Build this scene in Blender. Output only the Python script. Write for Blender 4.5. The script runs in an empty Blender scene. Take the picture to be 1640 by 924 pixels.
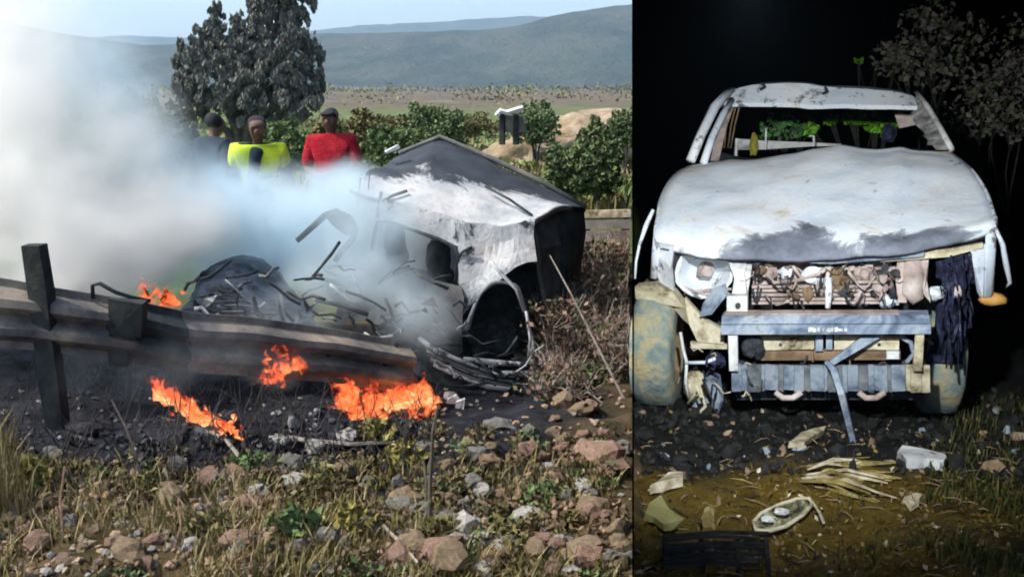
import bpy, bmesh, math, random
from mathutils import Vector, Matrix, Euler, noise as mn
random.seed(7)
R = math.radians
S = bpy.context.scene
COL = S.collection
rnd = random.uniform

# ------------------------------------------------------------ camera, world, sun, exposure
CAM = Vector((0, 0, 1.7)); PITCH = R(11.1); F = 1640.0
cd = bpy.data.cameras.new('camera'); cd.sensor_width = 36; cd.lens = 36.0; cd.clip_start = .05; cd.clip_end = 12000
co = bpy.data.objects.new('camera', cd); COL.objects.link(co)
co.location = CAM; co.rotation_euler = (R(90) - PITCH, 0, 0); S.camera = co

SUN_EL, SUN_AZ = R(50), R(-100)          # azimuth measured from +Y towards +X: the sun stands high to the left
w = bpy.data.worlds.new('World'); S.world = w; w.use_nodes = True
nt = w.node_tree; bgn = nt.nodes['Background']
sky = nt.nodes.new('ShaderNodeTexSky'); sky.sky_type = 'NISHITA'; sky.sun_disc = False
sky.sun_elevation = SUN_EL; sky.sun_rotation = SUN_AZ; sky.dust_density = 2.6; sky.air_density = 1.0; sky.ozone_density = 1.0
nt.links.new(sky.outputs[0], bgn.inputs[0]); bgn.inputs[1].default_value = 0.15
sd = bpy.data.lights.new('sun', 'SUN'); sd.energy = 2.7; sd.angle = R(0.5); sd.color = (1, .95, .87)
so = bpy.data.objects.new('sun', sd); COL.objects.link(so)
sv = Vector((math.sin(SUN_AZ) * math.cos(SUN_EL), math.cos(SUN_AZ) * math.cos(SUN_EL), math.sin(SUN_EL)))
so.rotation_euler = sv.to_track_quat('Z', 'Y').to_euler(); so.location = (-5, -5, 12)
# the lit lamp of the night half (a torch / flash held beside the photographer)
fl = bpy.data.lights.new('torch', 'SPOT'); fl.energy = 350; fl.spot_size = R(84); fl.spot_blend = 1.0
fl.shadow_soft_size = .05; fl.color = (.93, .97, 1.0)
fo = bpy.data.objects.new('torch', fl); COL.objects.link(fo); fo.location = (.50, 2.24, 1.91)
fo.rotation_euler = (Vector((1.22, 5.1, .95)) - fo.location).to_track_quat('-Z', 'Y').to_euler()
S.view_settings.view_transform = 'Standard'; S.view_settings.look = 'None'
S.view_settings.exposure = 0.9; S.view_settings.gamma = 1.0; S.view_settings.use_curve_mapping = False
cy = S.cycles
cy.max_bounces = 14; cy.diffuse_bounces = 3; cy.glossy_bounces = 2; cy.transparent_max_bounces = 24; cy.volume_bounces = 12
cy.volume_step_rate = 1.0; cy.volume_max_steps = 256; cy.use_adaptive_sampling = True; cy.adaptive_threshold = .02
cy.sample_clamp_indirect = 4; cy.filter_width = 1.9

# ------------------------------------------------------------ helpers
SP, CP = math.sin(PITCH), math.cos(PITCH)
def ray(px, py):
    u = (px - 820) / F; v = -(py - 462) / F
    return Vector((u, CP + v * SP, -SP + v * CP))
def P(px, py, Y):
    d = ray(px, py); return CAM + d * (Y / d.y)
def sstep(a, b, x):
    t = max(0., min(1., (x - a) / (b - a))); return t * t * (3 - 2 * t)
def fbm(p, o=4): return mn.fractal(p, 1.0, 2.0, o)
def lerp(a, b, t): return a + (b - a) * t
def interp(tab, x):
    if x <= tab[0][0]: return tab[0][1]
    for (x0, y0), (x1, y1) in zip(tab, tab[1:]):
        if x <= x1: return y0 + (y1 - y0) * (x - x0) / (x1 - x0)
    return tab[-1][1]
def catm(pts, n):
    out = []
    for i in range(len(pts) - 1):
        p0 = pts[max(i - 1, 0)]; p1 = pts[i]; p2 = pts[i + 1]; p3 = pts[min(i + 2, len(pts) - 1)]
        for k in range(n):
            t = k / n
            out.append(.5 * ((2 * p1) + (p2 - p0) * t + (2 * p0 - 5 * p1 + 4 * p2 - p3) * t * t + (3 * p1 - p0 - 3 * p2 + p3) * t ** 3))
    out.append(pts[-1].copy()); return out

def wm(o): return (wm(o.parent) if o.parent else Matrix()) @ o.matrix_basis
def tag(o, label=None, cat=None, group=None, kind=None):
    if label: o['label'] = label
    if cat: o['category'] = cat
    if group: o['group'] = group
    if kind: o['kind'] = kind
    return o
def empty(name, loc, label, cat, group=None, rz=0):
    o = bpy.data.objects.new(name, None); COL.objects.link(o); o.location = loc; o.rotation_euler = (0, 0, rz)
    o.empty_display_size = .1
    return tag(o, label, cat, group)
def copy_tree(o, parent=None):
    c = o.copy(); COL.objects.link(c); c.parent = parent
    for ch in list(o.children): copy_tree(ch, c)
    return c

class MB:
    def __init__(s): s.v = []; s.f = []; s.m = []
    def add(s, vs, fs, mi=0):
        b = len(s.v); s.v += [Vector(q) for q in vs]; s.f += [tuple(i + b for i in f) for f in fs]; s.m += [mi] * len(fs)
    def box(s, c, size, rot=None, mi=0, j=0):
        x, y, z = [k / 2 for k in size]; M = rot if rot is not None else Matrix.Identity(3)
        vs = [Vector(c) + M @ Vector((a * x + rnd(-j, j), b * y + rnd(-j, j), d * z + rnd(-j, j))) for a in (-1, 1) for b in (-1, 1) for d in (-1, 1)]
        s.add(vs, [(0, 1, 3, 2), (4, 6, 7, 5), (0, 4, 5, 1), (2, 3, 7, 6), (0, 2, 6, 4), (1, 5, 7, 3)], mi)
    def tube(s, pts, r, n=6, mi=0):
        pts = [Vector(p) for p in pts]; k = len(pts)
        rs = r if isinstance(r, (list, tuple)) else [r] * k
        vs = []; ref = None
        for i, p in enumerate(pts):
            t = (pts[min(i + 1, k - 1)] - pts[max(i - 1, 0)])
            t = t.normalized() if t.length > 1e-9 else Vector((0, 0, 1))
            if ref is None: ref = t.orthogonal().normalized()
            a = (ref - t * ref.dot(t)); a = a.normalized() if a.length > 1e-6 else t.orthogonal().normalized(); ref = a
            b = t.cross(a)
            for q in range(n):
                g = 2 * math.pi * q / n; vs.append(p + (a * math.cos(g) + b * math.sin(g)) * rs[i])
        fs = [(i * n + q, i * n + (q + 1) % n, (i + 1) * n + (q + 1) % n, (i + 1) * n + q) for i in range(k - 1) for q in range(n)]
        fs += [tuple(range(n - 1, -1, -1)), tuple((k - 1) * n + q for q in range(n))]
        s.add(vs, fs, mi)
    def grid(s, rows, mi=0, thick=None):
        n = len(rows[0]); k = len(rows); vs = [p for r in rows for p in r]
        fs = [(i * n + j, i * n + j + 1, (i + 1) * n + j + 1, (i + 1) * n + j) for i in range(k - 1) for j in range(n - 1)]
        s.add(vs, fs, mi)
        if thick is not None:
            t = Vector(thick)
            s.add([p + t for p in vs], [f[::-1] for f in fs], mi)
            b = len(s.v) - 2 * n * k; o = n * k
            per = [j for j in range(n)] + [i * n + n - 1 for i in range(1, k)] + [(k - 1) * n + j for j in range(n - 2, -1, -1)] + [i * n for i in range(k - 2, 0, -1)]
            for q in range(len(per)):
                a, c = per[q], per[(q + 1) % len(per)]
                s.f.append((b + a, b + o + a, b + o + c, b + c)); s.m.append(mi)
    def plate(s, pts, t, mi=0):
        pts = [Vector(p) for p in pts]; t = Vector(t); n = len(pts)
        c = sum(pts, Vector()) / n
        vs = pts + [p + t for p in pts]
        fs = [tuple(range(n)), tuple(range(2 * n - 1, n - 1, -1))] + [(i, i + n, (i + 1) % n + n, (i + 1) % n) for i in range(n)]
        s.add(vs, fs, mi)
    def blob(s, c, rad, sub=2, amp=.25, fr=1.5, seed=0, rot=None, mi=0):
        bm = bmesh.new(); bmesh.ops.create_icosphere(bm, subdivisions=sub, radius=1)
        vs = []
        for v in bm.verts:
            q = v.co * (1 + amp * mn.noise(v.co * fr + Vector((seed * 7.3, seed * 3.1, seed))))
            q = Vector((q.x * rad[0], q.y * rad[1], q.z * rad[2]))
            if rot is not None: q = rot @ q
            vs.append(Vector(c) + q)
        s.add(vs, [tuple(v.index for v in f.verts) for f in bm.faces], mi); bm.free()
    def leaf(s, p, size, up=None, asp=1.6, mi=0):
        d = Vector((rnd(-1, 1), rnd(-1, 1), rnd(-1, 1)))
        if up is not None: d = d + Vector(up)
        d = d.normalized(); e = d.orthogonal().normalized(); e.rotate(Matrix.Rotation(rnd(0, 6.28), 3, d))
        a = d * size * asp * .5; b = e * size * .5; n = d.cross(e) * size * .2
        p = Vector(p)
        s.add([p - a, p + b + n * rnd(-1, 1), p + a, p - b + n * rnd(-1, 1)], [(0, 1, 2, 3)], mi)
    def crown(s, c, rad, n, size, thr=-.15, fr=2.2, up=None, asp=1.6, mi=0):
        c = Vector(c); k = 0; tries = 0
        while k < n and tries < n * 8:
            tries += 1
            d = Vector((random.gauss(0, 1), random.gauss(0, 1), random.gauss(0, 1))).normalized() * (random.random() ** .4)
            p = c + Vector((d.x * rad[0], d.y * rad[1], d.z * rad[2]))
            if mn.noise(p * fr / max(rad)) < thr + .25 * d.length ** 3: continue
            s.leaf(p, size * rnd(.6, 1.4), up, asp, mi); k += 1
    def blade(s, p, h, wd, lean, mi=0):
        p = Vector(p); a = rnd(0, 6.28); e = Vector((math.cos(a), math.sin(a), 0)) * wd * .5
        l = Vector((rnd(-1, 1), rnd(-1, 1), 0)) * lean * h
        s.add([p - e, p + e, p + l * .4 + e * .7 + Vector((0, 0, h * .6)), p + l + Vector((0, 0, h)), p + l * .4 - e * .7 + Vector((0, 0, h * .6))], [(0, 1, 2, 4), (4, 2, 3)], mi)
    def build(s, name, mats, parent=None, smooth=False, origin=None, jitter=0, fr=3):
        me = bpy.data.meshes.new(name)
        if jitter:
            for v in s.v: v += mn.noise_vector(v * fr) * jitter
        if parent is not None: M = wm(parent).inverted(); vs = [M @ v for v in s.v]
        elif origin is not None: o_ = Vector(origin); vs = [v - o_ for v in s.v]
        else: vs = s.v
        me.from_pydata(vs, [], s.f)
        if not isinstance(mats, (list, tuple)): mats = [mats]
        for m in mats: me.materials.append(m)
        if len(mats) > 1: me.polygons.foreach_set('material_index', s.m)
        if smooth: me.polygons.foreach_set('use_smooth', [True] * len(me.polygons))
        me.update()
        o = bpy.data.objects.new(name, me); COL.objects.link(o)
        if parent is not None: o.parent = parent
        elif origin is not None: o.location = origin
        return o

# ------------------------------------------------------------ materials
def nodes(name):
    m = bpy.data.materials.new(name); m.use_nodes = True
    t = m.node_tree; return m, t, t.nodes['Principled BSDF']
def N(t, kind, **kw):
    n = t.nodes.new(kind)
    for k, v in kw.items():
        if k.startswith('i_'): n.inputs[k[2:].replace('_', ' ')].default_value = v
        else: setattr(n, k, v)
    return n
def ramp(t, stops, src):
    r = t.nodes.new('ShaderNodeValToRGB'); e = r.color_ramp.elements
    while len(e) < len(stops): e.new(.5)
    for k, (p, c) in enumerate(stops): e[k].position = p; e[k].color = (*c, 1)
    t.links.new(src, r.inputs[0]); return r
def mixc(t, fac, a, b):
    n = t.nodes.new('ShaderNodeMix'); n.data_type = 'RGBA'
    for s_, k in ((fac, 0), (a, 6), (b, 7)):
        if hasattr(s_, 'is_output'): t.links.new(s_, n.inputs[k])
        else: n.inputs[k].default_value = s_ if k == 0 else (*s_, 1)
    return n.outputs[2]
def coord(t, which='Object', obj_random=False):
    tc = t.nodes.new('ShaderNodeTexCoord'); o = tc.outputs[which]
    if obj_random:
        oi = t.nodes.new('ShaderNodeObjectInfo'); a = t.nodes.new('ShaderNodeVectorMath'); a.operation = 'MULTIPLY_ADD'
        a.inputs[1].default_value = (1, 1, 1); t.links.new(o, a.inputs[0])
        c = t.nodes.new('ShaderNodeMath'); c.operation = 'MULTIPLY'; c.inputs[1].default_value = 57; t.links.new(oi.outputs['Random'], c.inputs[0])
        t.links.new(c.outputs[0], a.inputs[2]); o = a.outputs[0]
    return o
def nz(t, vec, scale, detail=5, rough=.6, dist=0):
    n = N(t, 'ShaderNodeTexNoise'); n.inputs['Scale'].default_value = scale; n.inputs['Detail'].default_value = detail
    n.inputs['Roughness'].default_value = rough; n.inputs['Distortion'].default_value = dist
    t.links.new(vec, n.inputs['Vector']); return n.outputs['Fac']
def bump(t, bs, h, st=.5, d=.02):
    b = N(t, 'ShaderNodeBump'); b.inputs['Strength'].default_value = st; b.inputs['Distance'].default_value = d
    t.links.new(h, b.inputs['Height']); t.links.new(b.outputs[0], bs.inputs['Normal'])
def pm(name, stops, scale=4, rough=.8, bst=.5, bd=.01, bscale=None, metal=0, rndobj=False, detail=6, dist=.3):
    m, t, b = nodes(name); c = coord(t, 'Object', rndobj)
    if isinstance(stops[0], (int, float)): stops = [(.3, tuple(k * .8 for k in stops)), (.7, stops)]
    r = ramp(t, stops, nz(t, c, scale, detail, .65, dist)); t.links.new(r.outputs[0], b.inputs['Base Color'])
    b.inputs['Roughness'].default_value = rough; b.inputs['Metallic'].default_value = metal
    b.inputs['Specular IOR Level'].default_value = .25
    if bst: bump(t, b, nz(t, c, bscale or scale * 4, 6, .7), bst, bd)
    return m
def leafm(name, cols, rough=.65):
    m, t, b = nodes(name); g = t.nodes.new('ShaderNodeNewGeometry')
    k = len(cols); r = ramp(t, [(i / max(k - 1, 1), c) for i, c in enumerate(cols)], g.outputs['Random Per Island'])
    t.links.new(r.outputs[0], b.inputs['Base Color']); b.inputs['Roughness'].default_value = rough
    b.inputs['Specular IOR Level'].default_value = .2
    return m

# ------------------------------------------------------------ the divide: direction of the plane between day and night
DU = (1012.5 - 820) / F; DK = DU * CP
def dvx(y, z): return DU * (y * CP + (1.7 - z) * SP)      # x on the (slightly leaning) plane of the divide
def h(x, y):
    z = -.26 * sstep(4.6, 6.4, y) + .42 * sstep(8.3, 11.5, y)
    z += .30 * sstep(.15, .9, x - .02 * y) * sstep(5.4, 7.2, y) * (1 - sstep(9, 11, y))
    z += .10 * math.exp(-((x + 1.2) / .7) ** 2 - ((y - 4.75) / .35) ** 2)
    z += .10 * sstep(3.0, 4.2, -x + 2 - .2 * y) * (1 - sstep(4.4, 5.2, y))
    if y < 16: z += (.10 * fbm(Vector((x * 1.1, y * 1.1, 3.3)), 4) + .035 * fbm(Vector((x * 5, y * 5, 1)), 3)) * (1 - sstep(11, 16, y))
    z += .35 * fbm(Vector((x * .12, y * .12, 8)), 3) * sstep(12, 25, y) * (1 - sstep(120, 300, y))
    z += 2.5 * fbm(Vector((x * .006, y * .006, 1.8)), 3) * sstep(120, 400, y)
    return z
def ground_at(px, py, y0=2.4, y1=30):
    d = ray(px, py); y = y0; st = .16
    while y < y1:
        p = CAM + d * (y / d.y)
        if p.z <= h(p.x, p.y):
            if st < .02: break
            y -= st; st *= .25
        y += st
        if st == .16 and y > 14: st = .5
    return Vector((p.x, p.y, h(p.x, p.y)))

# ------------------------------------------------------------ day ground: one sheet to the horizon
def lines(a, b, st, lo, hi, g):
    c = [a + k * (b - a) / round((b - a) / st) for k in range(round((b - a) / st) + 1)]
    s_ = st; q = b
    while q < hi: s_ *= g; q += s_; c.append(min(q, hi))
    s_ = st; q = a
    while q > lo: s_ *= g; q -= s_; c.insert(0, max(q, lo))
    return c
def build_ground():
    xs = lines(-4.6, 1.3, .055, -3000, 3000, 1.22); ys = lines(2.6, 9.5, .055, -3000, 3000, 1.16)
    vs = []; ch = []; gr = []
    for y in ys:
        for x in xs:
            z = h(x, y)
            e = x - dvx(y, z)
            if -1 < y < 17: z -= 1.0 * sstep(.03, .35, e) * (1 - sstep(9.6, 10.4, x))
            vs.append((x, y, z))
            n = fbm(Vector((x * 1.3, y * 1.3, 5)), 4); n2 = fbm(Vector((x * 3.1, y * 3.1, 9)), 3)
            c = sstep(3.95, 4.35, y + .35 * n - .25 * sstep(-1.0, .6, x)) * (1 - sstep(7.6, 8.6, y + .5 * n)) * (1 - .75 * sstep(.1, .75, x + .3 * n2))
            c *= sstep(-6, -5, x + .3 * n)
            c = max(c, .9 * sstep(.35, .6, n2 + .2 * n) * (1 - sstep(6, 9, y)))
            ch.append(max(0, min(1, c))); gr.append(sstep(8.2, 9.6, y + .6 * n) * (1 - sstep(60, 130, y + 20 * n)))
    nx = len(xs)
    fs = [(j * nx + i, j * nx + i + 1, (j + 1) * nx + i + 1, (j + 1) * nx + i) for j in range(len(ys) - 1) for i in range(nx - 1)]
    me = bpy.data.meshes.new('ground'); me.from_pydata(vs, [], fs)
    for nm, dat in (('char', ch), ('green', gr)):
        a = me.attributes.new(nm, 'FLOAT', 'POINT'); a.data.foreach_set('value', dat)
    me.polygons.foreach_set('use_smooth', [True] * len(fs))
    m, t, b = nodes('soil'); g = t.nodes.new('ShaderNodeNewGeometry'); pos = g.outputs['Position']
    n1 = nz(t, pos, 3.0, 8, .7, .4)
    soil = ramp(t, [(.25, (.022, .018, .010)), (.42, (.07, .055, .022)), (.55, (.13, .09, .045)), (.68, (.21, .15, .08)), (.8, (.10, .095, .03))], n1)
    char = ramp(t, [(.3, (.008, .009, .012)), (.6, (.03, .032, .04)), (.8, (.09, .095, .10))], nz(t, pos, 7, 6, .7))
    grass = ramp(t, [(.3, (.04, .08, .025)), (.48, (.09, .15, .045)), (.6, (.15, .18, .07)), (.75, (.24, .20, .10))], nz(t, pos, .6, 9, .75))
    mp = N(t, 'ShaderNodeMapping'); mp.inputs['Scale'].default_value = (.006, .03, 1); t.links.new(pos, mp.inputs[0])
    far = ramp(t, [(.34, (.035, .05, .025)), (.44, (.10, .085, .06)), (.5, (.17, .125, .09)), (.55, (.07, .07, .05)), (.62, (.20, .17, .12)), (.68, (.05, .07, .035))], nz(t, mp.outputs[0], 1.4, 9, .75))
    sx = N(t, 'ShaderNodeSeparateXYZ'); t.links.new(pos, sx.inputs[0])
    mr = N(t, 'ShaderNodeMapRange'); mr.inputs[1].default_value = 40; mr.inputs[2].default_value = 110; t.links.new(sx.outputs[1], mr.inputs[0])
    a1 = N(t, 'ShaderNodeAttribute', attribute_name='char'); a2 = N(t, 'ShaderNodeAttribute', attribute_name='green')
    col = mixc(t, a2.outputs['Fac'], soil.outputs[0], grass.outputs[0])
    col = mixc(t, mr.outputs[0], col, far.outputs[0]); col = mixc(t, a1.outputs['Fac'], col, char.outputs[0])
    t.links.new(col, b.inputs['Base Color']); b.inputs['Roughness'].default_value = .95; b.inputs['Specular IOR Level'].default_value = .1
    bump(t, b, nz(t, pos, 14, 8, .75), .9, .04)
    me.materials.append(m)
    o = bpy.data.objects.new('ground', me); COL.objects.link(o); tag(o, kind='structure')
build_ground()

def ridge(name, prof, Y, depth, m, seed):
    rows = []; n = 220; x0, x1 = -900, 2400
    for j in range(30):
        f = j / 29; row = []
        for i in range(n):
            px = x0 + (x1 - x0) * i / (n - 1)
            top = P(px, interp(prof, px) , Y); x = top.x
            y = Y - depth * (1 - f) if f < .8 else Y + (f - .8) * depth
            k = sstep(0, .8, f) if f < .8 else 1 - .5 * (f - .8) / .2
            gul = fbm(Vector((x * .012, f * 2.2 + seed, seed)), 5)
            z = top.z * (k ** 1.3) * (1 + .25 * gul * (1 - k)) + .02 * top.z * fbm(Vector((x * .05, seed, f * 8)), 4) * k - 3 * (1 - k)
            row.append(Vector((x, y, z)))
        rows.append(row)
    b = MB(); b.grid(rows); o = b.build(name, m, smooth=True); tag(o, kind='structure')
hillm = pm('scrub_hill', [(.34, (.014, .026, .014)), (.48, (.035, .05, .028)), (.58, (.07, .07, .045)), (.68, (.03, .045, .022)), (.76, (.11, .09, .06))], scale=.02, bst=1, bd=14, bscale=.035, detail=10)
ridge('hills', [(-900, 70), (-200, 58), (30, 52), (60, 40), (100, 50), (165, 62), (280, 79), (420, 74), (520, 62), (660, 60), (780, 56), (830, 50), (880, 36), (930, 26), (970, 22), (1012, 17), (1400, 8), (2400, 30)], 1050, 420, hillm, 2)
ridge('distant_hills', [(-900, 60), (100, 66), (200, 65), (240, 62), (330, 66), (520, 56), (600, 47), (700, 43), (780, 37), (850, 34), (900, 36), (1100, 40), (2400, 50)], 2300, 700, hillm, 5)

# ------------------------------------------------------------ the night: an added black box, backdrop sky and daylight block, open towards the photographer
NY0, NY1, NX1, NZ = 2.2, 14.2, 9.5, 3.5
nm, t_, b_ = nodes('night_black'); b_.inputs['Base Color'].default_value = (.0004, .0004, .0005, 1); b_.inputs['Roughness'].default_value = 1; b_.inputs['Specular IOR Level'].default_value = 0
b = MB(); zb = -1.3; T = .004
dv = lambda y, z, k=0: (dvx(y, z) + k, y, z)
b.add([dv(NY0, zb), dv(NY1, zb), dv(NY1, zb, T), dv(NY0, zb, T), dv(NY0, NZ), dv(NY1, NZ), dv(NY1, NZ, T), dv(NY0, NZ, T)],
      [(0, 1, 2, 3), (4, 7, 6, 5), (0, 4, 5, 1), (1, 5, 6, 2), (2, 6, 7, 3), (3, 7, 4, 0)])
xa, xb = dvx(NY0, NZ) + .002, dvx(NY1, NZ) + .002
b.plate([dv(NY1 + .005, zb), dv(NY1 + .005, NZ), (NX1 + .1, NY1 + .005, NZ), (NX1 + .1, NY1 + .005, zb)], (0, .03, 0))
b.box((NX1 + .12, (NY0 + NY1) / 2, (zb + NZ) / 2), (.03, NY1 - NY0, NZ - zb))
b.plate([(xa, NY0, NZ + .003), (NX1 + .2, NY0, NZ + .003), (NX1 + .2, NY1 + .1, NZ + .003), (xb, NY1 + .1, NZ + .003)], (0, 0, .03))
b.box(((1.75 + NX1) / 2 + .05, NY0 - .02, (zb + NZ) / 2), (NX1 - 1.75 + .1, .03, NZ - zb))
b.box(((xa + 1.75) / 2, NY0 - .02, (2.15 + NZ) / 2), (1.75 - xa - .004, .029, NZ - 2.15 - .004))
tag(b.build('night_sky_box', nm), kind='structure')

def hn(x, y):
    z = .07 * fbm(Vector((x * 1.4, y * 1.4, 21)), 4) + .035 * fbm(Vector((x * 5, y * 5, 2)), 4)
    z += .10 * math.exp(-((x - 1.55) / .5) ** 2 - ((y - 4.15) / .3) ** 2) - .07 * math.exp(-((x - 1.0) / .30) ** 2 - ((y - 3.55) / .2) ** 2)
    z += .11 * math.exp(-((x - .45) / .2) ** 2 - ((y - 3.6) / .25) ** 2) + .05 * math.exp(-((x - 1.55) / .25) ** 2 - ((y - 3.5) / .2) ** 2)
    return z
def night_at(px, py):
    d = ray(px, py); y = 2.3; st = .12
    while y < 13:
        p = CAM + d * (y / d.y)
        if p.z <= hn(p.x, p.y):
            if st < .01: break
            y -= st; st *= .25
        y += st
    return Vector((p.x, p.y, hn(p.x, p.y)))
def build_night_ground():
    ys = lines(2.22, 6.4, .04, 2.22, NY1 - .03, 1.12); us = [k / 90 for k in range(91)]
    rows = [[Vector((lerp(dvx(y, 0) + T + .002, NX1 + .09, u ** 1.7), y, 0)) for u in us] for y in ys]
    for r in rows:
        for p in r: p.z = hn(p.x, p.y)
    b = MB(); b.grid(rows)
    m, t, bs = nodes('mud'); g = t.nodes.new('ShaderNodeNewGeometry'); pos = g.outputs['Position']
    mud = ramp(t, [(.32, (.012, .009, .002)), (.42, (.09, .055, .006)), (.5, (.20, .125, .012)), (.6, (.26, .19, .025)), (.68, (.13, .12, .02)), (.78, (.36, .29, .10))], nz(t, pos, 5.5, 10, .78, .8))
    chr_ = ramp(t, [(.35, (.003, .003, .003)), (.6, (.018, .018, .016)), (.75, (.09, .085, .07))], nz(t, pos, 9, 7, .75))
    a = N(t, 'ShaderNodeAttribute', attribute_name='mud')
    t.links.new(mixc(t, a.outputs['Fac'], chr_.outputs[0], mud.outputs[0]), bs.inputs['Base Color'])
    bs.inputs['Roughness'].default_value = .6; bs.inputs['Specular IOR Level'].default_value = .3
    bump(t, bs, nz(t, pos, 16, 10, .8), 1.0, .07)
    o = b.build('muddy_ground', m, smooth=True); me = o.data
    at = me.attributes.new('mud', 'FLOAT', 'POINT'); vals = []
    for v in me.vertices:
        x, y = v.co.x, v.co.y; n = fbm(Vector((x * 2.2, y * 2.2, 4)), 4)
        c = 1 - sstep(4.05, 4.35, y + .25 * n + .25 * (x - 1.2)) ; c *= 1 - .8 * sstep(1.45, 2.0, x + .3 * n)
        c = max(c, .9 * math.exp(-((x - 1.5) / .35) ** 2 - ((y - 4.1) / .2) ** 2)); vals.append(max(0, min(1, c + .25 * n * c)))
    at.data.foreach_set('value', vals); tag(o, kind='structure')
build_night_ground()

# ------------------------------------------------------------ burnt pickup in the night
PO = P(1322, 600, 4.86); PO.z = 0; TH = -math.atan2(PO.x, PO.y)
PR = Matrix.Translation(PO) @ Matrix.Rotation(TH, 4, 'Z'); PI = PR.inverted()
PI3 = PI.to_3x3()
def W(x, y, z): return PR @ Vector((x, y, z))
def L(px, py, s):                       # the point of the truck on the picture ray, s metres behind its nose
    c = PI @ CAM; d = PI3 @ ray(px, py); return PR @ (c + d * ((s - c.y) / d.y))
def back(k, up=0): return PR.to_3x3() @ Vector((0, k, up))
PX3 = PR.to_3x3()

def ash_paint(name, soot=True):
    m, t, b = nodes(name); c = coord(t, 'Object')
    n1 = nz(t, c, 3.2, 7, .7, .5)
    base = ramp(t, [(.3, (.52, .60, .70)), (.42, (.70, .77, .84)), (.54, (.80, .83, .86)), (.60, (.72, .70, .64)), (.66, (.56, .47, .33)), (.74, (.46, .43, .40))], nz(t, c, 2.0, 8, .72, .7))
    spot = ramp(t, [((.62 if soot else .54), (0, 0, 0)), ((.68 if soot else .62), (1, 1, 1))], nz(t, c, 9, 7, .75, .3))
    col = mixc(t, spot.outputs[0], base.outputs[0], ((.42, .42, .43) if soot else (.16, .155, .15)))
    if soot:                              # scorched paint along the leading edge of the bonnet
        sx = N(t, 'ShaderNodeSeparateXYZ'); t.links.new(c, sx.inputs[0])
        mth = lambda op, a, bb: (lambda n: ([t.links.new(v, n.inputs[i]) if hasattr(v, 'is_output') else setattr(n.inputs[i], 'default_value', v) for i, v in enumerate((a, bb))], n.outputs[0])[1])(N(t, 'ShaderNodeMath', operation=op))
        wob = mth('MULTIPLY', mth('SUBTRACT', nz(t, c, 3.4, 6, .7, .8), .5), .62)
        yy = mth('ADD', mth('SUBTRACT', sx.outputs[1], .02), wob)                                     # distance behind the nose, wobbled
        xx = mth('ADD', mth('MULTIPLY', sx.outputs[0], .5), .5)               # across the nose: 0 left, 1 right
        lr = ramp(t, [((q + 1) / 2, (v_, v_, v_)) for q, v_ in ((-.62, 0), (-.48, .07), (-.3, .20), (-.12, .27), (0, .13), (.08, .07), (.26, .16), (.42, .17), (.56, .10), (.66, 0))], xx)
        lim = lr.outputs[0]
        k = mth('MULTIPLY', mth('SUBTRACT', lim, yy), 14)
        k2 = ramp(t, [(0, (0, 0, 0)), (.5, (.75, .75, .75)), (1, (1, 1, 1))], k)
        sootc = ramp(t, [(.3, (.10, .115, .14)), (.6, (.22, .24, .29)), (.75, (.34, .35, .37))], nz(t, c, 6, 6, .7))
        col = mixc(t, k2.outputs[0], col, sootc.outputs[0])
        f2 = ramp(t, [(.66, (0, 0, 0)), (.685, (1, 1, 1))], nz(t, c, 2.6, 6, .75, .6))
        col = mixc(t, f2.outputs[0], col, (.20, .20, .20))
    t.links.new(col, b.inputs['Base Color']); b.inputs['Roughness'].default_value = .75; b.inputs['Specular IOR Level'].default_value = .2
    bump(t, b, nz(t, c, 12, 7, .7), .45, .012)
    return m
M_hood = ash_paint('scorched_bonnet_paint'); M_ash = ash_paint('ash_white_metal', False)
M_pink = pm('burnt_pink_grey_metal', [(.3, (.20, .15, .13)), (.5, (.45, .36, .32)), (.65, (.62, .54, .49)), (.8, (.25, .22, .21))], 7, .8, .6, .01)
M_blue = pm('heat_blued_steel', [(.34, (.06, .08, .11)), (.46, (.20, .25, .31)), (.58, (.36, .41, .46)), (.68, (.24, .26, .26)), (.78, (.48, .48, .46))], 7, .6, .4, .008)
M_yel = pm('sooty_cream_metal', [(.36, (.12, .10, .06)), (.46, (.45, .39, .25)), (.58, (.66, .60, .44)), (.7, (.30, .24, .14))], 6, .8, .5, .01)
M_tread = pm('muddy_tyre_rubber', [(.35, (.10, .15, .15)), (.5, (.22, .27, .24)), (.62, (.42, .36, .20)), (.75, (.30, .25, .13))], 6, .9, .9, .02)
M_loom = pm('charred_wiring', [(.38, (.008, .008, .02)), (.56, (.035, .04, .09)), (.7, (.15, .16, .24)), (.8, (.24, .18, .20))], 16, .8, .9, .02)
M_dark = pm('dark_burnt_steel', [(.35, (.012, .014, .018)), (.65, (.07, .075, .085)), (.85, (.2, .2, .2))], 8, .8, .6, .01)
M_white = pm('whitened_metal', [(.34, (.16, .16, .15)), (.44, (.55, .55, .53)), (.7, (.80, .80, .77))], 9, .8, .5, .006)
M_orange = pm('orange_lens', [(.3, (.45, .18, .03)), (.7, (.75, .42, .12))], 10, .5, .3, .004)
M_rust = pm('rusty_steel', [(.3, (.08, .05, .03)), (.55, (.25, .17, .10)), (.75, (.45, .36, .26))], 8, .9, .6, .01)

pk = empty('burnt_pickup', PO, 'burnt out white pickup truck facing the camera at night with scorched bonnet', 'pickup truck'); pk.rotation_euler = (0, 0, TH)
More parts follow.
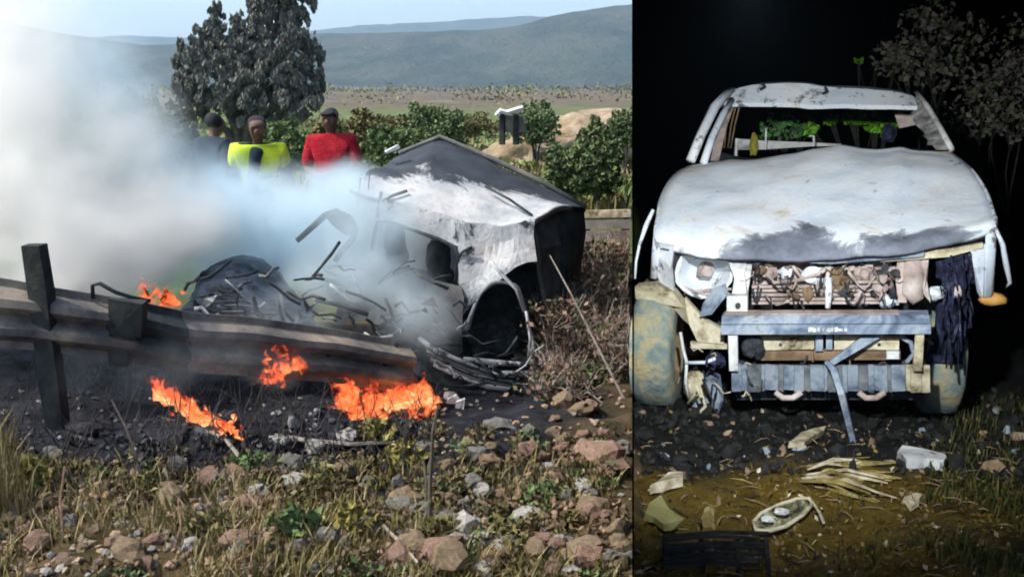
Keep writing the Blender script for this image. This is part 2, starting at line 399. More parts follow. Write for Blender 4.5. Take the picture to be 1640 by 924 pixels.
# bonnet and wing tops: rows from the leading edge back to the windscreen
def hoodrow(l, c, r, s, n=33, crown=0, sag=0):
    row = []
    for i in range(n):
        a = i / (n - 1); q = 2 * a - 1
        px = lerp(l[0], r[0], a)
        m_ = (c[0] - l[0]) / (r[0] - l[0]); x_ = (a / m_ - 1) if a < m_ else (a - m_) / (1 - m_)
        base = lerp(l[1], r[1], a); cb = lerp(l[1], r[1], m_)
        py = base + (c[1] - cb) * (1 - abs(x_) ** crown)
        row.append(L(px, py, s + sag * q * q))
    return row
prof = [((1054, 392), (1325, 413), (1583, 372), .02, 2.6), ((1047, 372), (1325, 398), (1597, 352), .05, 2.4), ((1050, 350), (1325, 374), (1594, 340), .16, 2.2),
        ((1056, 318), (1330, 333), (1583, 308), .40, 2.0), ((1070, 290), (1335, 292), (1566, 280), .66, 1.8), ((1088, 272), (1342, 258), (1546, 258), .90, 1.5), ((1103, 265), (1346, 235), (1524, 242), 1.08, .85)]
rows = [hoodrow(l, c, r, s, crown=k, sag=.10 if s < .5 else .05) for l, c, r, s, k in prof]
cols = [catm([r[i] for r in rows], 5) for i in range(len(rows[0]))]
rows = [[c[j] for c in cols] for j in range(len(cols[0]))]
for j, r in enumerate(rows):
    for i, p in enumerate(r):
        q = PI @ p; amp = .028 * sstep(0, .15, i / 32) * sstep(0, .15, 1 - i / 32)
        p += PX3 @ Vector((0, 0, amp * fbm(Vector((q.x * 2.6, q.y * 3.2, 3)), 4)))
        # buckle running back on the right
        p += PX3 @ Vector((0, 0, .030 * (1 - min(1, abs(q.x - .06) / .45)) * sstep(.15, .9, q.y)))
        p += PX3 @ Vector((0, 0, .022 * math.exp(-((q.x - .22 - .1 * q.y) / .05) ** 2) * sstep(.3, .8, q.y)))
b = MB(); b.grid(rows, thick=PX3 @ Vector((0, .005, -.02))); b.build('bonnet', M_hood, pk, True)
# side panels of the wings, doors and bed (seen from a step aside)
for sx in (-1, 1):
    edge = [r[0] if sx < 0 else r[-1] for r in rows]
    low = []
    for p in edge:
        q = PI @ p; k = abs(q.y - .55)
        low.append(W(q.x + .015 * sx, q.y + .012, max(.45, .82 - max(0, k - .3) * .9) if q.y > .2 else .72))
    b = MB(); b.grid([edge, low], thick=PX3 @ Vector((-sx * .012, 0, 0))); b.build('wing', M_ash, pk, True)
    q = PI @ edge[-1]
    b = MB(); b.box(W(q.x + sx * .0, q.y + .62, .72), (.05, 1.18, .66), PX3); d = b.build('door', M_ash, pk)
    b = MB(); b.box(W(q.x + sx * .035, q.y + .95, .86), (.03, .16, .03), PX3); b.build('handle', M_dark, d)
    b = MB(); b.box(W(sx * .80, 3.75, .74), (.05, 1.9, .55), PX3); b.build('bed_side', M_ash, pk)
b = MB(); b.box(W(0, 4.69, .76), (1.54, .05, .5), PX3); b.build('tailgate', M_ash, pk)
b = MB(); b.box(W(0, 2.72, .66), (1.50, .05, .90), PX3); b.build('cab_rear_wall', M_pink, pk)
b = MB(); b.box(W(0, 2.5, .40), (1.3, 4.2, .10), PX3); b.build('chassis', M_dark, pk)
# roof
def roofrow(y0, s, l, r, n=17, dip=0):
    row = []
    for i in range(n):
        a = i / (n - 1); px = lerp(l, r, a)
        row.append(L(px, y0(a), s))
    return row
top = lambda a: interp([(0, 147), (.10, 137), (.32, 133), (.42, 134), (.5, 139), (.75, 143), (.9, 147), (1, 155)], a)
bot = lambda a: interp([(0, 163), (.04, 165), (.4, 166), (.45, 170), (.6, 168), (1, 170)], a)
r0 = roofrow(bot, 1.62, 1160, 1470); r1 = roofrow(top, 1.76, 1166, 1464)
r2 = [p + back(.45, .012) for p in r1]; r3 = [p + back(1.0, -.03) for p in r1]
b = MB(); b.grid([r0, r1, r2, r3], thick=PX3 @ Vector((0, .01, -.025))); rf = b.build('roof', M_ash, pk, False, jitter=.006, fr=5)
b = MB()
for px, py in ((1222, 135), (1322, 142)): b.tube([L(px, py - 1, 1.75), L(px + 3, py + 5, 1.70), L(px - 4, py + 8, 1.66)], .010, 5)
b.build('roof_dent', M_dark, rf)
# pillars
def bar(name, pts, r, m, n=6, parent=pk, jit=.003):
    b = MB(); b.tube(pts, r, n); return b.build(name, m, parent, True, jitter=jit, fr=9)
for pts, r in (([L(1106, 258, 1.10), L(1122, 218, 1.25), L(1144, 172, 1.52), L(1170, 145, 1.74)], [.030, .030, .032, .035]),
               ([L(1127, 262, 1.08), L(1140, 222, 1.24), L(1157, 186, 1.46), L(1172, 160, 1.64)], [.022, .022, .022, .02])):
    bar('windscreen_pillar', pts, r, M_ash)
b = MB(); b.plate([L(1137, 262, 1.22), L(1150, 262, 1.22), L(1163, 205, 1.5), L(1176, 170, 1.72), L(1166, 168, 1.72), L(1148, 205, 1.5)], back(.03)); b.build('pillar_lining', M_pink, pk, jitter=.006, fr=8)
for dx in (0, 8, 14):
    bar('torn_strip', [L(1170 + dx, 172, 1.72), L(1163 + dx, 200, 1.74), L(1160 + dx * .7, 238, 1.76)], .006, M_rust, 5)
# ragged right pillar
b = MB()
for k in range(9):
    a0 = k / 9; a1 = (k + 1) / 9
    o0 = (lerp(1470, 1523, a0 ** .85), lerp(152, 241, a0)); o1 = (lerp(1470, 1523, a1 ** .85), lerp(152, 241, a1))
    i0 = (lerp(1452, 1494, a0) + rnd(-5, 5), lerp(170, 240, a0)); i1 = (lerp(1452, 1494, a1) + rnd(-5, 5), lerp(170, 240, a1))
    s0, s1 = lerp(1.74, 1.09, a0), lerp(1.74, 1.09, a1)
    b.plate([L(*o0, s0), L(*i0, s0 + .02 + .05 * (k % 2)), L(*i1, s1 + .02 + .05 * (k % 2)), L(*o1, s1)], back(.045))
b.build('windscreen_pillar', pm('flaked_pillar_metal', [(.35, (.10, .10, .10)), (.5, (.34, .33, .31)), (.62, (.6, .6, .58)), (.75, (.2, .19, .18))], 11, .9, 1, .02), pk, jitter=.008, fr=8)
b = MB(); b.tube([L(1468, 147, 1.78), L(1486, 172, 1.6), L(1506, 206, 1.35), L(1524, 240, 1.1)], .017, 6); b.build('windscreen_seal', M_white, pk, True)
# what shows through the windscreen hole
b = MB(); b.plate([L(1428, 168, 2.3), L(1460, 170, 2.3), L(1467, 200, 2.3), L(1440, 206, 2.3)], back(.03)); b.build('door_pillar', M_pink, pk)
b = MB(); b.blob(L(1424, 214, 2.1), (.05, .04, .06), 2, .5, 2, 3); b.build('headrest', M_loom, pk, jitter=.01)
b = MB(); b.grid([[L(1178, 222, 2.62), L(1225, 226, 2.62), L(1300, 229, 2.62), L(1348, 231, 2.62)], [L(1178, 240, 2.62), L(1225, 240, 2.62), L(1300, 235, 2.62), L(1348, 234, 2.62)]], thick=back(.03)); b.build('rear_window_frame', M_white, pk, jitter=.006)
b = MB(); b.tube([L(1227, 206, 2.0), L(1226, 240, 2.0)], .007, 5); b.tube([L(1180, 222, 2.0), L(1178, 260, 2.0)], .012, 5); b.tube([L(1296, 218, 2.2), L(1303, 218, 2.2), L(1304, 234, 2.2)], .008, 5); b.build('seat_frame', M_white, pk)
b = MB(); b.blob(L(1207, 232, 1.9), (.03, .03, .075), 2, .5, 2, 7); b.build('seat_padding', pm('moss_foam', [(.3, (.15, .13, .01)), (.7, (.35, .32, .05))], 20), pk)
b = MB()
b.grid([[L(px, 262, 1.2) for px in range(1130, 1500, 30)], [L(px, 250 + 6 * math.sin(px), 1.42) for px in range(1130, 1500, 30)], [L(px, 275, 1.45) for px in range(1130, 1500, 30)]], thick=back(.02)); b.build('dashboard', M_dark, pk, jitter=.01)

# --- nose ---
b = MB(); b.plate([L(1178, 402, .06), L(1330, 408, .03), L(1482, 396, .06), L(1480, 412, .06), L(1330, 424, .03), L(1180, 416, .06)], back(.05)); b.build('grille_lip', M_blue, pk, jitter=.008, fr=7)
# dark engine bay wall behind everything
b = MB(); b.box(W(0, .82, .66), (1.45, .05, .64), PX3); b.build('bulkhead', M_dark, pk)
# left headlamp bowl
lamp = MB(); rings = []
c0 = (1128, 436)
for k, (rx, ry, s) in enumerate(((48, 44, .14), (41, 38, .17), (30, 28, .27), (15, 14, .33), (2, 2, .33))):
    ring = []
    for q in range(18):
        g = 2 * math.pi * q / 18; wv = 1 + .10 * mn.noise(Vector((math.cos(g) * 2, math.sin(g) * 2, k)))
        ring.append(L(c0[0] + rx * wv * math.cos(g), c0[1] + ry * wv * math.sin(g), s))
    rings.append(ring + [ring[0]])
lamp.grid(rings, thick=back(.012)); hl = lamp.build('headlamp_bowl', M_ash, pk, True, jitter=.012, fr=10)
b = MB(); b.blob(L(1130, 432, .26), (.045, .05, .045), 2, .4, 2, 3); b.tube([L(1095, 468, .2), L(1135, 464, .16), L(1172, 462, .15)], .008, 5); b.tube([L(1092, 458, .18), L(1130, 472, .15), L(1168, 470, .14)], .006, 5); b.build('bulb_holder', M_pink, hl, jitter=.01, fr=12)
b = MB(); b.plate([L(1048, 388, .10), L(1080, 393, .09), L(1074, 430, .1), L(1079, 470, .13), L(1060, 462, .2), L(1047, 430, .2), L(1053, 410, .16)], back(.05)); b.build('wing_front', M_ash, pk, jitter=.005)
b = MB(); b.plate([L(1081, 394, .12), L(1092, 394, .13), L(1093, 425, .2), L(1084, 462, .2), L(1077, 455, .2), L(1074, 425, .18)], back(.02)); b.build('lamp_gap_shade', M_dark, pk)  # dark plate painted in as the shade of the gap by the lamp
b = MB(); b.plate([L(1164, 412, .1), L(1196, 416, .1), L(1192, 440, .09), L(1196, 470, .08), L(1172, 474, .08), L(1176, 445, .09)], back(.04)); b.plate([L(1190, 416, .12), L(1206, 416, .12), L(1198, 470, .12), L(1194, 470, .12)], back(.03)); b.build('lamp_support', M_white, pk, jitter=.006, fr=9)
b = MB(); b.plate([L(1164, 474, .02), L(1197, 474, .02), L(1197, 503, .01), L(1164, 503, .01)], back(.06)); br = b.build('bumper_bracket', M_white, pk, jitter=.002)
b = MB(); b.tube([L(1182, 489, .012), L(1182, 489, -.01)], .014, 8); b.build('bolt', M_dark, br)
b = MB(); b.plate([L(1162, 455, .05), L(1166, 470, .03), L(1140, 503, .03), L(1120, 507, .05), L(1124, 487, .07), L(1142, 462, .07)], back(.015)); b.build('bent_bracket', M_blue, pk, jitter=.006, fr=8)
# radiator panel and its slats
rp = MB(); rp.grid([[L(px, py + 4 * math.sin(px * .05 + py), .20 + .015 * math.sin(px * .3)) for px in range(1206, 1432, 8)] for py in range(418, 462, 5)], thick=back(.02)); rad = rp.build('radiator', M_pink, pk, False, jitter=.016, fr=14)
for y_ in (460, 466, 473, 480, 486):
    b = MB(); b.plate([L(1204, y_ - 2.4, .13), L(1420, y_ - 3.4, .13), L(1420, y_ + .8, .13), L(1204, y_ + 1.6, .13)], back(.03)); b.build('slat', M_pink, rad, jitter=.002)
for k, (px, py, r_) in enumerate(((1232, 436, 13), (1300, 438, 16), (1318, 462, 14), (1345, 445, 13), (1385, 440, 15), (1262, 434, 12), (1410, 458, 10), (1295, 470, 9))):
    b = MB(); b.blob(L(px, py, .13), (r_ / 310, .03, r_ / 310 * rnd(.8, 1.5)), 2, .7, 1.8, k + 5); b.build('melted_lump', [M_pink, M_ash, M_pink, M_rust][k % 4], rad, jitter=.012, fr=14)
for pts in ([(1256, 428), (1262, 440), (1258, 446), (1252, 436)], [(1210, 420), (1222, 420), (1206, 446)], [(1400, 430), (1420, 422), (1428, 436), (1410, 446)], [(1298, 420), (1312, 422), (1304, 430)], [(1340, 470), (1362, 450), (1356, 478)], [(1375, 424), (1398, 428), (1388, 440)], [(1330, 420), (1350, 424), (1338, 434)]):
    b = MB(); b.plate([L(x, y, .118) for x, y in pts], back(.008)); b.build('hole', M_dark, rad, jitter=.008, fr=15)  # dark plates laid on the radiator as the shade of holes
for pts in ([(1215, 424), (1240, 452), (1290, 448)], [(1330, 420), (1322, 455), (1332, 478)], [(1350, 425), (1372, 452), (1415, 452)], [(1270, 424), (1284, 446), (1312, 440), (1325, 428)]):
    bar('hose', [L(x, y, .10) for x, y in pts], .011, M_pink, 5, rad, .006)
b = MB(); b.tube([L(1322, 446, .1), L(1326, 470, .08), L(1325, 494, .05)], [.03, .018, .012], 7); b.build('latch_post', M_ash, rad, True, jitter=.004)
b = MB(); b.tube([L(1462, 414, .16), L(1464, 440, .14), L(1460, 468, .12), L(1470, 482, .10)], [.052, .056, .05, .03], 12); b.build('air_pipe', M_pink, pk, True, jitter=.008)
b = MB(); b.plate([L(1405, 410, .08), L(1530, 398, .09), L(1575, 390, .1), L(1575, 398, .1), L(1520, 412, .09), L(1410, 420, .08)], back(.04)); b.build('slam_panel', M_yel, pk, jitter=.005)
b = MB(); b.plate([L(1438, 414, .12), L(1448, 414, .12), L(1446, 450, .12), L(1452, 484, .1), L(1438, 484, .1), L(1434, 445, .12)], back(.03)); b.plate([L(1476, 412, .12), L(1488, 412, .12), L(1484, 450, .12), L(1490, 484, .1), L(1478, 470, .1)], back(.03)); b.build('lamp_support', M_pink, pk, jitter=.005)
for q_, r_, k_ in (((1500, 470, .2), (.05, .04, .035), 9), ((1424, 482, .15), (.05, .04, .03), 4)):
    b = MB(); b.blob(L(*q_), r_, 2, .5, 2, k_); b.build('melted_housing', M_ash, pk)
for k in range(40):
    x0, y0 = rnd(1205, 1440), rnd(416, 482); a = rnd(0, 6.28); ln = rnd(12, 46); sag_ = rnd(4, 22); s0 = rnd(.04, .14)
    pts = [L(x0 + math.cos(a) * ln * t, y0 + math.sin(a) * ln * .5 * t + sag_ * math.sin(t * 3.14), s0 + .02 * math.sin(9 * t + k)) for t in (0, .25, .5, .75, 1)]
    bar('wire', pts, rnd(.0025, .007), [M_dark, M_dark, M_pink, M_rust, M_dark][k % 5], 4, pk, .006)
for k in range(26):
    x0, y0 = rnd(1206, 1440), rnd(418, 478)
    b = MB(); r_ = rnd(.010, .026); b.blob(L(x0, y0, rnd(.08, .14)), (r_ * rnd(.8, 1.7), r_, r_ * rnd(.7, 1.5)), 1, .9, 1.7, k + 40); b.build('burnt_scrap', [M_dark, M_rust, M_pink, M_dark, M_pink][k % 5], pk, jitter=.008, fr=17)
for k in range(30):
    x0, y0 = rnd(1100, 1200) if k % 2 else rnd(1190, 1490), rnd(545, 632); a = rnd(-.7, 2.2); ln = rnd(10, 34); s0 = rnd(-.03, .1)
    pts = [L(x0 + math.cos(a) * ln * t, y0 + math.sin(a) * ln * t + 5 * math.sin(6 * t + k), s0) for t in (0, .3, .6, 1)]
    bar('dangling_wire', pts, rnd(.003, .008), [M_dark, M_loom, M_rust, M_yel][k % 4], 4, pk, .006)
# right wing front, indicator, loose trim
b = MB(); b.plate([L(1554, 396, .10), L(1580, 392, .12), L(1578, 430, .13), L(1590, 470, .2), L(1578, 490, .2), L(1566, 470, .14), L(1560, 430, .11)], back(.05)); b.build('wing_front', M_ash, pk, jitter=.005)
b = MB(); b.blob(L(1590, 480, .18), (.07, .035, .032), 2, .25, 1.5, 2); b.build('indicator_lamp', M_orange, pk, True)
b = MB(); b.tube([L(1592, 360, .12), L(1606, 392, .14), L(1612, 425, .2), L(1618, 452, .26), L(1610, 462, .3)], [.007, .012, .014, .010, .004], 6); b.build('loose_trim', M_ash, pk, True)
b = MB(); b.tube([L(1046, 336, .2), L(1034, 362, .17), L(1024, 392, .16), L(1018.5, 420, .15), L(1017, 446, .15)], [.010, .013, .009, .007, .006], 6); b.build('loose_trim', M_ash, pk, True)
# burnt loom hanging on the right
for k in range(34):
    x0 = rnd(1512, 1552); x1 = x0 + rnd(-8, 10)
    pts = [L(lerp(x0, x1, a) + 6 * math.sin(a * 11 + k) + rnd(-4, 4), lerp(rnd(400, 440), rnd(470, 612), a), .12 + .05 * math.sin(k + 3 * a)) for a in (0, .2, .4, .6, .8, 1)]
    bar('cable', pts, rnd(.002, .009), M_loom, 5, pk, .008)
b = MB(); b.blob(L(1532, 432, .16), (.085, .05, .11), 3, .5, 3, 4); b.build('charred_clump', M_loom, pk, jitter=.012, fr=18)
b = MB(); b.blob(L(1534, 467, .09), (.026, .02, .030), 2, .2, 2, 4); b.build('lamp_socket', M_pink, pk)
b = MB(); b.grid([[L(x_, y_, .27) for x_ in (1494, 1510, 1535, 1554 - (y_ - 470) * .05)] for y_ in (470, 500, 530, 560, 588)], thick=back(.03)); b.build('dark_wing_sheet', M_loom, pk, jitter=.045, fr=7)  # added dark sheet before the tyre, standing in for shade
M_beam = pm('scuffed_blue_grey_beam', [(.3, (.05, .065, .085)), (.44, (.15, .20, .27)), (.54, (.28, .34, .42)), (.62, (.42, .47, .52)), (.7, (.18, .19, .19)), (.8, (.5, .5, .48))], 5, .6, .5, .012, dist=1.2)
# bumper beam
b = MB()
b.plate([L(1156, 506, -.06), L(1489, 503, -.06), L(1491, 517, -.10), L(1156, 519, -.10)], back(.10))
b.plate([L(1155, 520.5, -.10), L(1492, 518.5, -.10), L(1492, 534, -.095), L(1155, 536, -.095)], back(.11)); bb = b.build('bumper_beam', [M_beam, M_beam], pk, jitter=.006, fr=6)
b = MB()
for k in range(9): b.box(L(1298 + k * 7 + rnd(-1, 1), 528 + .6 * math.sin(k * 2), -.102), (rnd(.009, .018), .004, rnd(.012, .022)), PX3, j=.003)
b.build('worn_letter_row', M_white, bb, jitter=.003, fr=30)
b = MB(); b.plate([L(1160, 505, -.058), L(1350, 505, -.058), L(1440, 504, -.058), L(1440, 501, -.04), L(1160, 502, -.04)], back(.08)); b.build('beam_top', M_pink, bb, jitter=.003)
b = MB(); b.plate([L(1166, 537, -.08), L(1181, 537, -.08), L(1182, 594, -.07), L(1168, 594, -.07)], back(.04)); b.build('bumper_upright', M_white, pk)
b = MB(); b.plate([L(1466, 536, -.08), L(1480, 536, -.08), L(1479, 560, -.075), L(1477, 594, -.07), L(1462, 594, -.07)], back(.04)); b.build('bumper_upright', M_yel, pk)
# cross member between the uprights
cm = MB(); cm.plate([L(1214, 541, .02), L(1304, 540, .02), L(1304, 559, .02), L(1214, 561, .02)], back(.05)); cm.plate([L(1336, 539, .02), L(1440, 542, .02), L(1440, 560, .02), L(1336, 560, .02)], back(.05)); c_ = cm.build('cross_member', M_yel, pk)
b = MB(); b.plate([L(1212, 562, .03), L(1442, 562, .03), L(1442, 576, .03), L(1212, 577, .03)], back(.05)); b.build('lower_rail', M_rust, pk)
b = MB(); b.plate([L(1306, 538, .0), L(1318, 538, .0), L(1318, 562, .0), L(1306, 562, .0)], back(.03)); b.plate([L(1323, 538, .0), L(1333, 538, .0), L(1333, 560, .0), L(1323, 560, .0)], back(.03)); b.build('centre_bracket', M_blue, c_)
for x_ in (1250, 1271, 1408):
    b = MB(); b.tube([L(x_, 552, .018), L(x_, 552, .03)], .009, 8); b.build('bolt_hole_shade', M_dark, c_)  # dark stubs colour in the shade of bolt holes
b = MB(); b.plate([L(1420, 563, .0), L(1440, 563, .0), L(1440, 575, .0), L(1420, 575, .0)], back(.03)); b.build('end_bracket', M_white, c_)
b = MB(); b.tube([L(1440, 538, .01), L(1458, 548, .02), L(1464, 566, .03), L(1452, 580, .03)], .012, 6); b.build('tow_loop', M_blue, pk, True)
b = MB()
for k in range(5): b.blob(L(1198 + 5 * k, 552 + 10 * math.sin(k * 2), .01), (.03, .03, .04), 2, .6, 2.2, k)
b.build('melted_lump', M_dark, pk, jitter=.01, fr=15)
M_steel = pm('dull_grey_steel', [(.34, (.05, .06, .06)), (.5, (.17, .19, .20)), (.66, (.30, .31, .30)), (.78, (.2, .16, .12))], 8, .6, .5, .01)
# ribbed skid plate
for k in range(22):
    e_ = lambda q: q / 22 + .014 * math.sin(q * 2.7) * (0 < q < 22)
    x0 = lerp(1171, 1491, e_(k)); x1 = lerp(1171, 1491, e_(k + 1)); s_ = -.05 + .014 * (k % 2) + .006 * math.sin(k)
    b = MB(); b.plate([L(x0, 586 + rnd(-1, 1), s_), L(x1 - .6, 586 + rnd(-1, 1), s_), L(x1 - .6, 626 + rnd(-2, 3), s_ + .05), L(x0, 626 + rnd(-2, 3), s_ + .05)], back(.02))
    b.build('skid_rib', [M_blue, M_blue, M_steel, M_blue, M_blue, M_steel][k % 6] if k < 19 else M_yel, pk, jitter=.006)
b = MB(); b.plate([L(1180, 579, .1), L(1480, 579, .1), L(1480, 640, .14), L(1180, 640, .14)], back(.03)); b.build('skid_backing', M_dark, pk)
for x_ in (1262, 1395):
    b = MB(); b.tube([L(x_ - 20, 628, .0), L(x_ - 8, 637, -.01), L(x_ + 8, 637, -.01), L(x_ + 22, 628, .0)], .016, 6); b.build('skid_scallop', M_pink, pk, True)
# left suspension
b = MB(); b.plate([L(1016, 459, .12), L(1047, 456, .10), L(1078, 470, .08), L(1096, 494, .07), L(1104, 520, .08), L(1094, 512, .12), L(1076, 492, .14), L(1050, 480, .16), L(1017, 478, .16)], back(.12)); b.build('mudguard_flare', M_yel, pk, jitter=.006)
b = MB(); b.plate([L(1096, 478, .12), L(1128, 512, .08), L(1160, 530, .04), L(1160, 552, .04), L(1118, 548, .08), L(1104, 520, .10)], back(.05)); b.plate([L(1106, 548, .1), L(1165, 552, .05), L(1165, 560, .05), L(1108, 558, .1)], back(.03)); b.build('wing_liner', M_yel, pk, jitter=.006)
bar('brake_hose', [L(1089, 532, .18), L(1094, 560, .15), L(1100, 580, .12), L(1098, 612, .12), L(1104, 640, .15)], .009, M_white)
bar('track_rod', [L(1098, 581, .12), L(1130, 580, .10), L(1146, 574, .08)], .010, M_ash)
b = MB(); b.blob(L(1114, 616, .25), (.07, .05, .10), 2, .35, 2, 6); b.build('wheel_hub', M_yel, pk, jitter=.01)
b = MB(); b.tube([L(1138, 604, .1), L(1150, 640, .12), L(1146, 660, .15)], [.05, .03, .02], 6); b.build('damper', M_blue, pk, jitter=.01)
b = MB(); b.blob(L(1148, 576, .12), (.045, .05, .04), 2, .5, 2, 8); b.build('joint_boot', M_loom, pk, jitter=.01)
bar('hub_hoop', [L(1102, 646, .12), L(1122, 622, .1), L(1130, 650, .1), L(1112, 668, .12)], .010, M_yel)
# wheels
def wheel(c, r, wd, name, m, yaw=0):
    b = MB(); n = 34; prof_ = [(-.5, .62), (-.5, .86), (-.46, .95), (-.36, 1.0), (-.12, 1.015), (.12, 1.015), (.36, 1.0), (.46, .95), (.5, .86), (.5, .62)]
    Mr = PX3 @ Matrix.Rotation(yaw, 3, 'Z'); rings = []
    for q in range(n + 1):
        g = 2 * math.pi * q / n; ring = []
        for k, (a, rr) in enumerate(prof_):
            rr2 = rr * (1 + (.022 * (-1) ** q if 2 < k < 7 else 0))
            ring.append(c + Mr @ Vector((a * wd, math.cos(g) * rr2 * r, math.sin(g) * rr2 * r)))
        rings.append(ring)
    b.grid(rings); o = b.build(name, m, pk, True, jitter=.008, fr=7)
    b = MB(); rings = []
    for q in range(17):
        g = 2 * math.pi * q / 16
        rings.append([c + Mr @ Vector((a * wd, math.cos(g) * rr * r, math.sin(g) * rr * r)) for a, rr in ((-.44, .63), (-.3, .6), (-.2, .2), (.2, .2), (.3, .6), (.44, .63))])
    b.grid(rings); b.build('rim', M_rust, o, True)
wl = PI @ L(1053, 584, .30)
wheel(W(wl.x + .003, .34, .325), .345, .222, 'front_wheel', M_tread)
wheel(W(.56, .66, .31), .33, .19, 'front_wheel', M_tread, .1)
for sx in (-1, 1): wheel(W(sx * .68, 3.7, .32), .33, .22, 'rear_wheel', M_dark)
# brace and fallen strut: loose pieces hanging on the bumper
o = MB(); o.plate([L(1384, 537, -.02), L(1416, 537, -.02), L(1336, 584, -.09), L(1327, 580, -.09)], back(.02)); ob = o.build('bent_brace', M_blue, origin=L(1330, 582, -.09)); tag(ob, 'flat grey metal strip slanting between bumper beam and skid plate', 'metal strip')
g0 = night_at(1368, 712)
o = MB(); o.tube([L(1322, 578, -.10), L(1336, 592, -.10), L(1348, 630, -.16), g0], [.012, .022, .020, .018], 4); ob = o.build('fallen_strut', M_blue, origin=g0); tag(ob, 'grey metal strut leaning from pickup bumper down to the mud', 'metal strut')

# ------------------------------------------------------------ night litter
M_coal = pm('coal_black_rubble', [(.35, (.006, .006, .006)), (.65, (.03, .03, .028)), (.85, (.12, .12, .11))], 9, .9, .8, .01)
def litter(name, pts, m, label, cat, thick=.02, up=.012, group=None, jit=.014):
    q = [night_at(*p) + Vector((0, 0, up)) for p in pts]; c = sum(q, Vector()) / len(q)
    b = MB(); q2 = []
    for a_, c_ in zip(q, q[1:] + q[:1]): q2 += [a_, lerp(a_, c_, rnd(.3, .7)) + Vector((rnd(-.008, .008), rnd(-.01, .01), rnd(-.004, .008)))]
    b.plate([p + Vector((0, 0, thick)) for p in q2], (0, 0, -thick)); o = b.build(name, m, origin=c, jitter=jit, fr=14); return tag(o, label, cat, group)
M_wood = pm('pale_wood', [(.32, (.14, .10, .05)), (.48, (.42, .35, .22)), (.66, (.68, .62, .48))], 12, .8, .5, .006)
M_straw = pm('split_wood', [(.3, (.10, .065, .012)), (.5, (.26, .20, .06)), (.7, (.46, .39, .18))], 14, .9, .8, .01)
litter('wood_offcut', [(1262, 722), (1282, 706), (1322, 697), (1318, 702), (1284, 722)], M_wood, 'pale splinter of wood on charred ground below the skid plate', 'wood piece', .03)
litter('wood_offcut', [(1040, 796), (1072, 774), (1098, 772), (1092, 784), (1060, 794)], M_wood, 'pale chunk of wood on brown mud near the left tyre', 'wood piece', .04)
litter('plastic_tube', [(1436, 742), (1446, 733), (1512, 748), (1510, 757), (1452, 756)], M_white, 'white tube lying right of the split wood', 'tube', .045)
litter('plastic_shard', [(1030, 838), (1056, 806), (1092, 846), (1064, 856)], pm('cloudy_plastic', [(.3, (.22, .20, .05)), (.7, (.40, .38, .16))], 6, .4), 'olive triangular shard on the muddy heap', 'shard', .03)
litter('broken_piece', [(1446, 808), (1480, 800), (1470, 812), (1458, 822)], M_wood, 'small pale forked scrap right of the split wood', 'scrap', .02)
litter('broken_piece', [(1122, 870), (1126, 838), (1146, 836), (1142, 872)], M_straw, 'upright pale scrap above the black grille', 'scrap', .05)
# fan of split wood
fan = empty('split_log', night_at(1370, 760), 'splintered pale log lying across the mud in front of the pickup', 'log')
for k in range(34):
    x0, y0 = 1286 + rnd(-8, 40), 750 + rnd(0, 30); ln = rnd(50, 125); sl = -.20 + (y0 - 750) * .016 + rnd(-.06, .06)
    a, c = night_at(x0, y0), night_at(x0 + ln, y0 + ln * sl); hgt = rnd(.01, .06)
    b = MB(); b.tube([a + Vector((0, 0, hgt * .4)), lerp(a, c, .5) + Vector((0, 0, hgt)), c + Vector((0, 0, hgt * .6))], [.004, rnd(.006, .014), .003], 4); b.build('splinter', M_straw if k % 3 else M_wood, fan, jitter=.005, fr=9)
# broken headlamp shell
hc = night_at(1252, 836) + Vector((0, 0, .05))
hs = empty('headlamp_shell', hc, 'oval pale broken headlamp shell lying on the mud', 'headlamp')
def hp(px, py, dz=0): return night_at(px, py) + Vector((0, 0, .035 + dz))
b = MB(); ringo = [(1206, 850), (1218, 836), (1245, 822), (1275, 812), (1296, 812), (1300, 822), (1284, 840), (1258, 856), (1230, 864), (1210, 862)]
cx = sum(p[0] for p in ringo) / 10; cyy = sum(p[1] for p in ringo) / 10
rr = [[hp(cx + (x - cx) * k, cyy + (y - cyy) * k) + Vector((0, dy, 0)) for x, y in ringo + ringo[:1]] for k, dy in ((1.0, 0), (.84, .0), (.7, .0), (.3, .0), (.02, .0))]
for k_, dz_ in enumerate((0, .006, -.015, -.03, -.03)):
    for p in rr[k_]: p.z += dz_
b.grid(rr); b.build('bowl', pm('pale_shell', [(.4, (.03, .03, .015)), (.52, (.20, .19, .10)), (.62, (.5, .48, .33)), (.7, (.05, .05, .025))], 11, .5, .5, .01), hs)
for k in range(10):
    pass
b = MB(); b.tube([hp(*q) for q in ringo] + [hp(*ringo[0])], .009, 6); b.build('rim', M_yel, hs, True)
b = MB(); b.blob(hp(1254, 838) + Vector((0, .03, 0)), (.03, .02, .015), 2, .5, 2, 3); b.blob(hp(1228, 848) + Vector((0, .02, 0)), (.03, .02, .012), 2, .4, 2, 5); b.build('reflector', M_white, hs)
bar2 = MB(); bar2.tube([hp(1278, 806), hp(1300, 816), hp(1312, 836), hp(1318, 850)], .006, 5); bar2.build('cable', M_yel, hs)
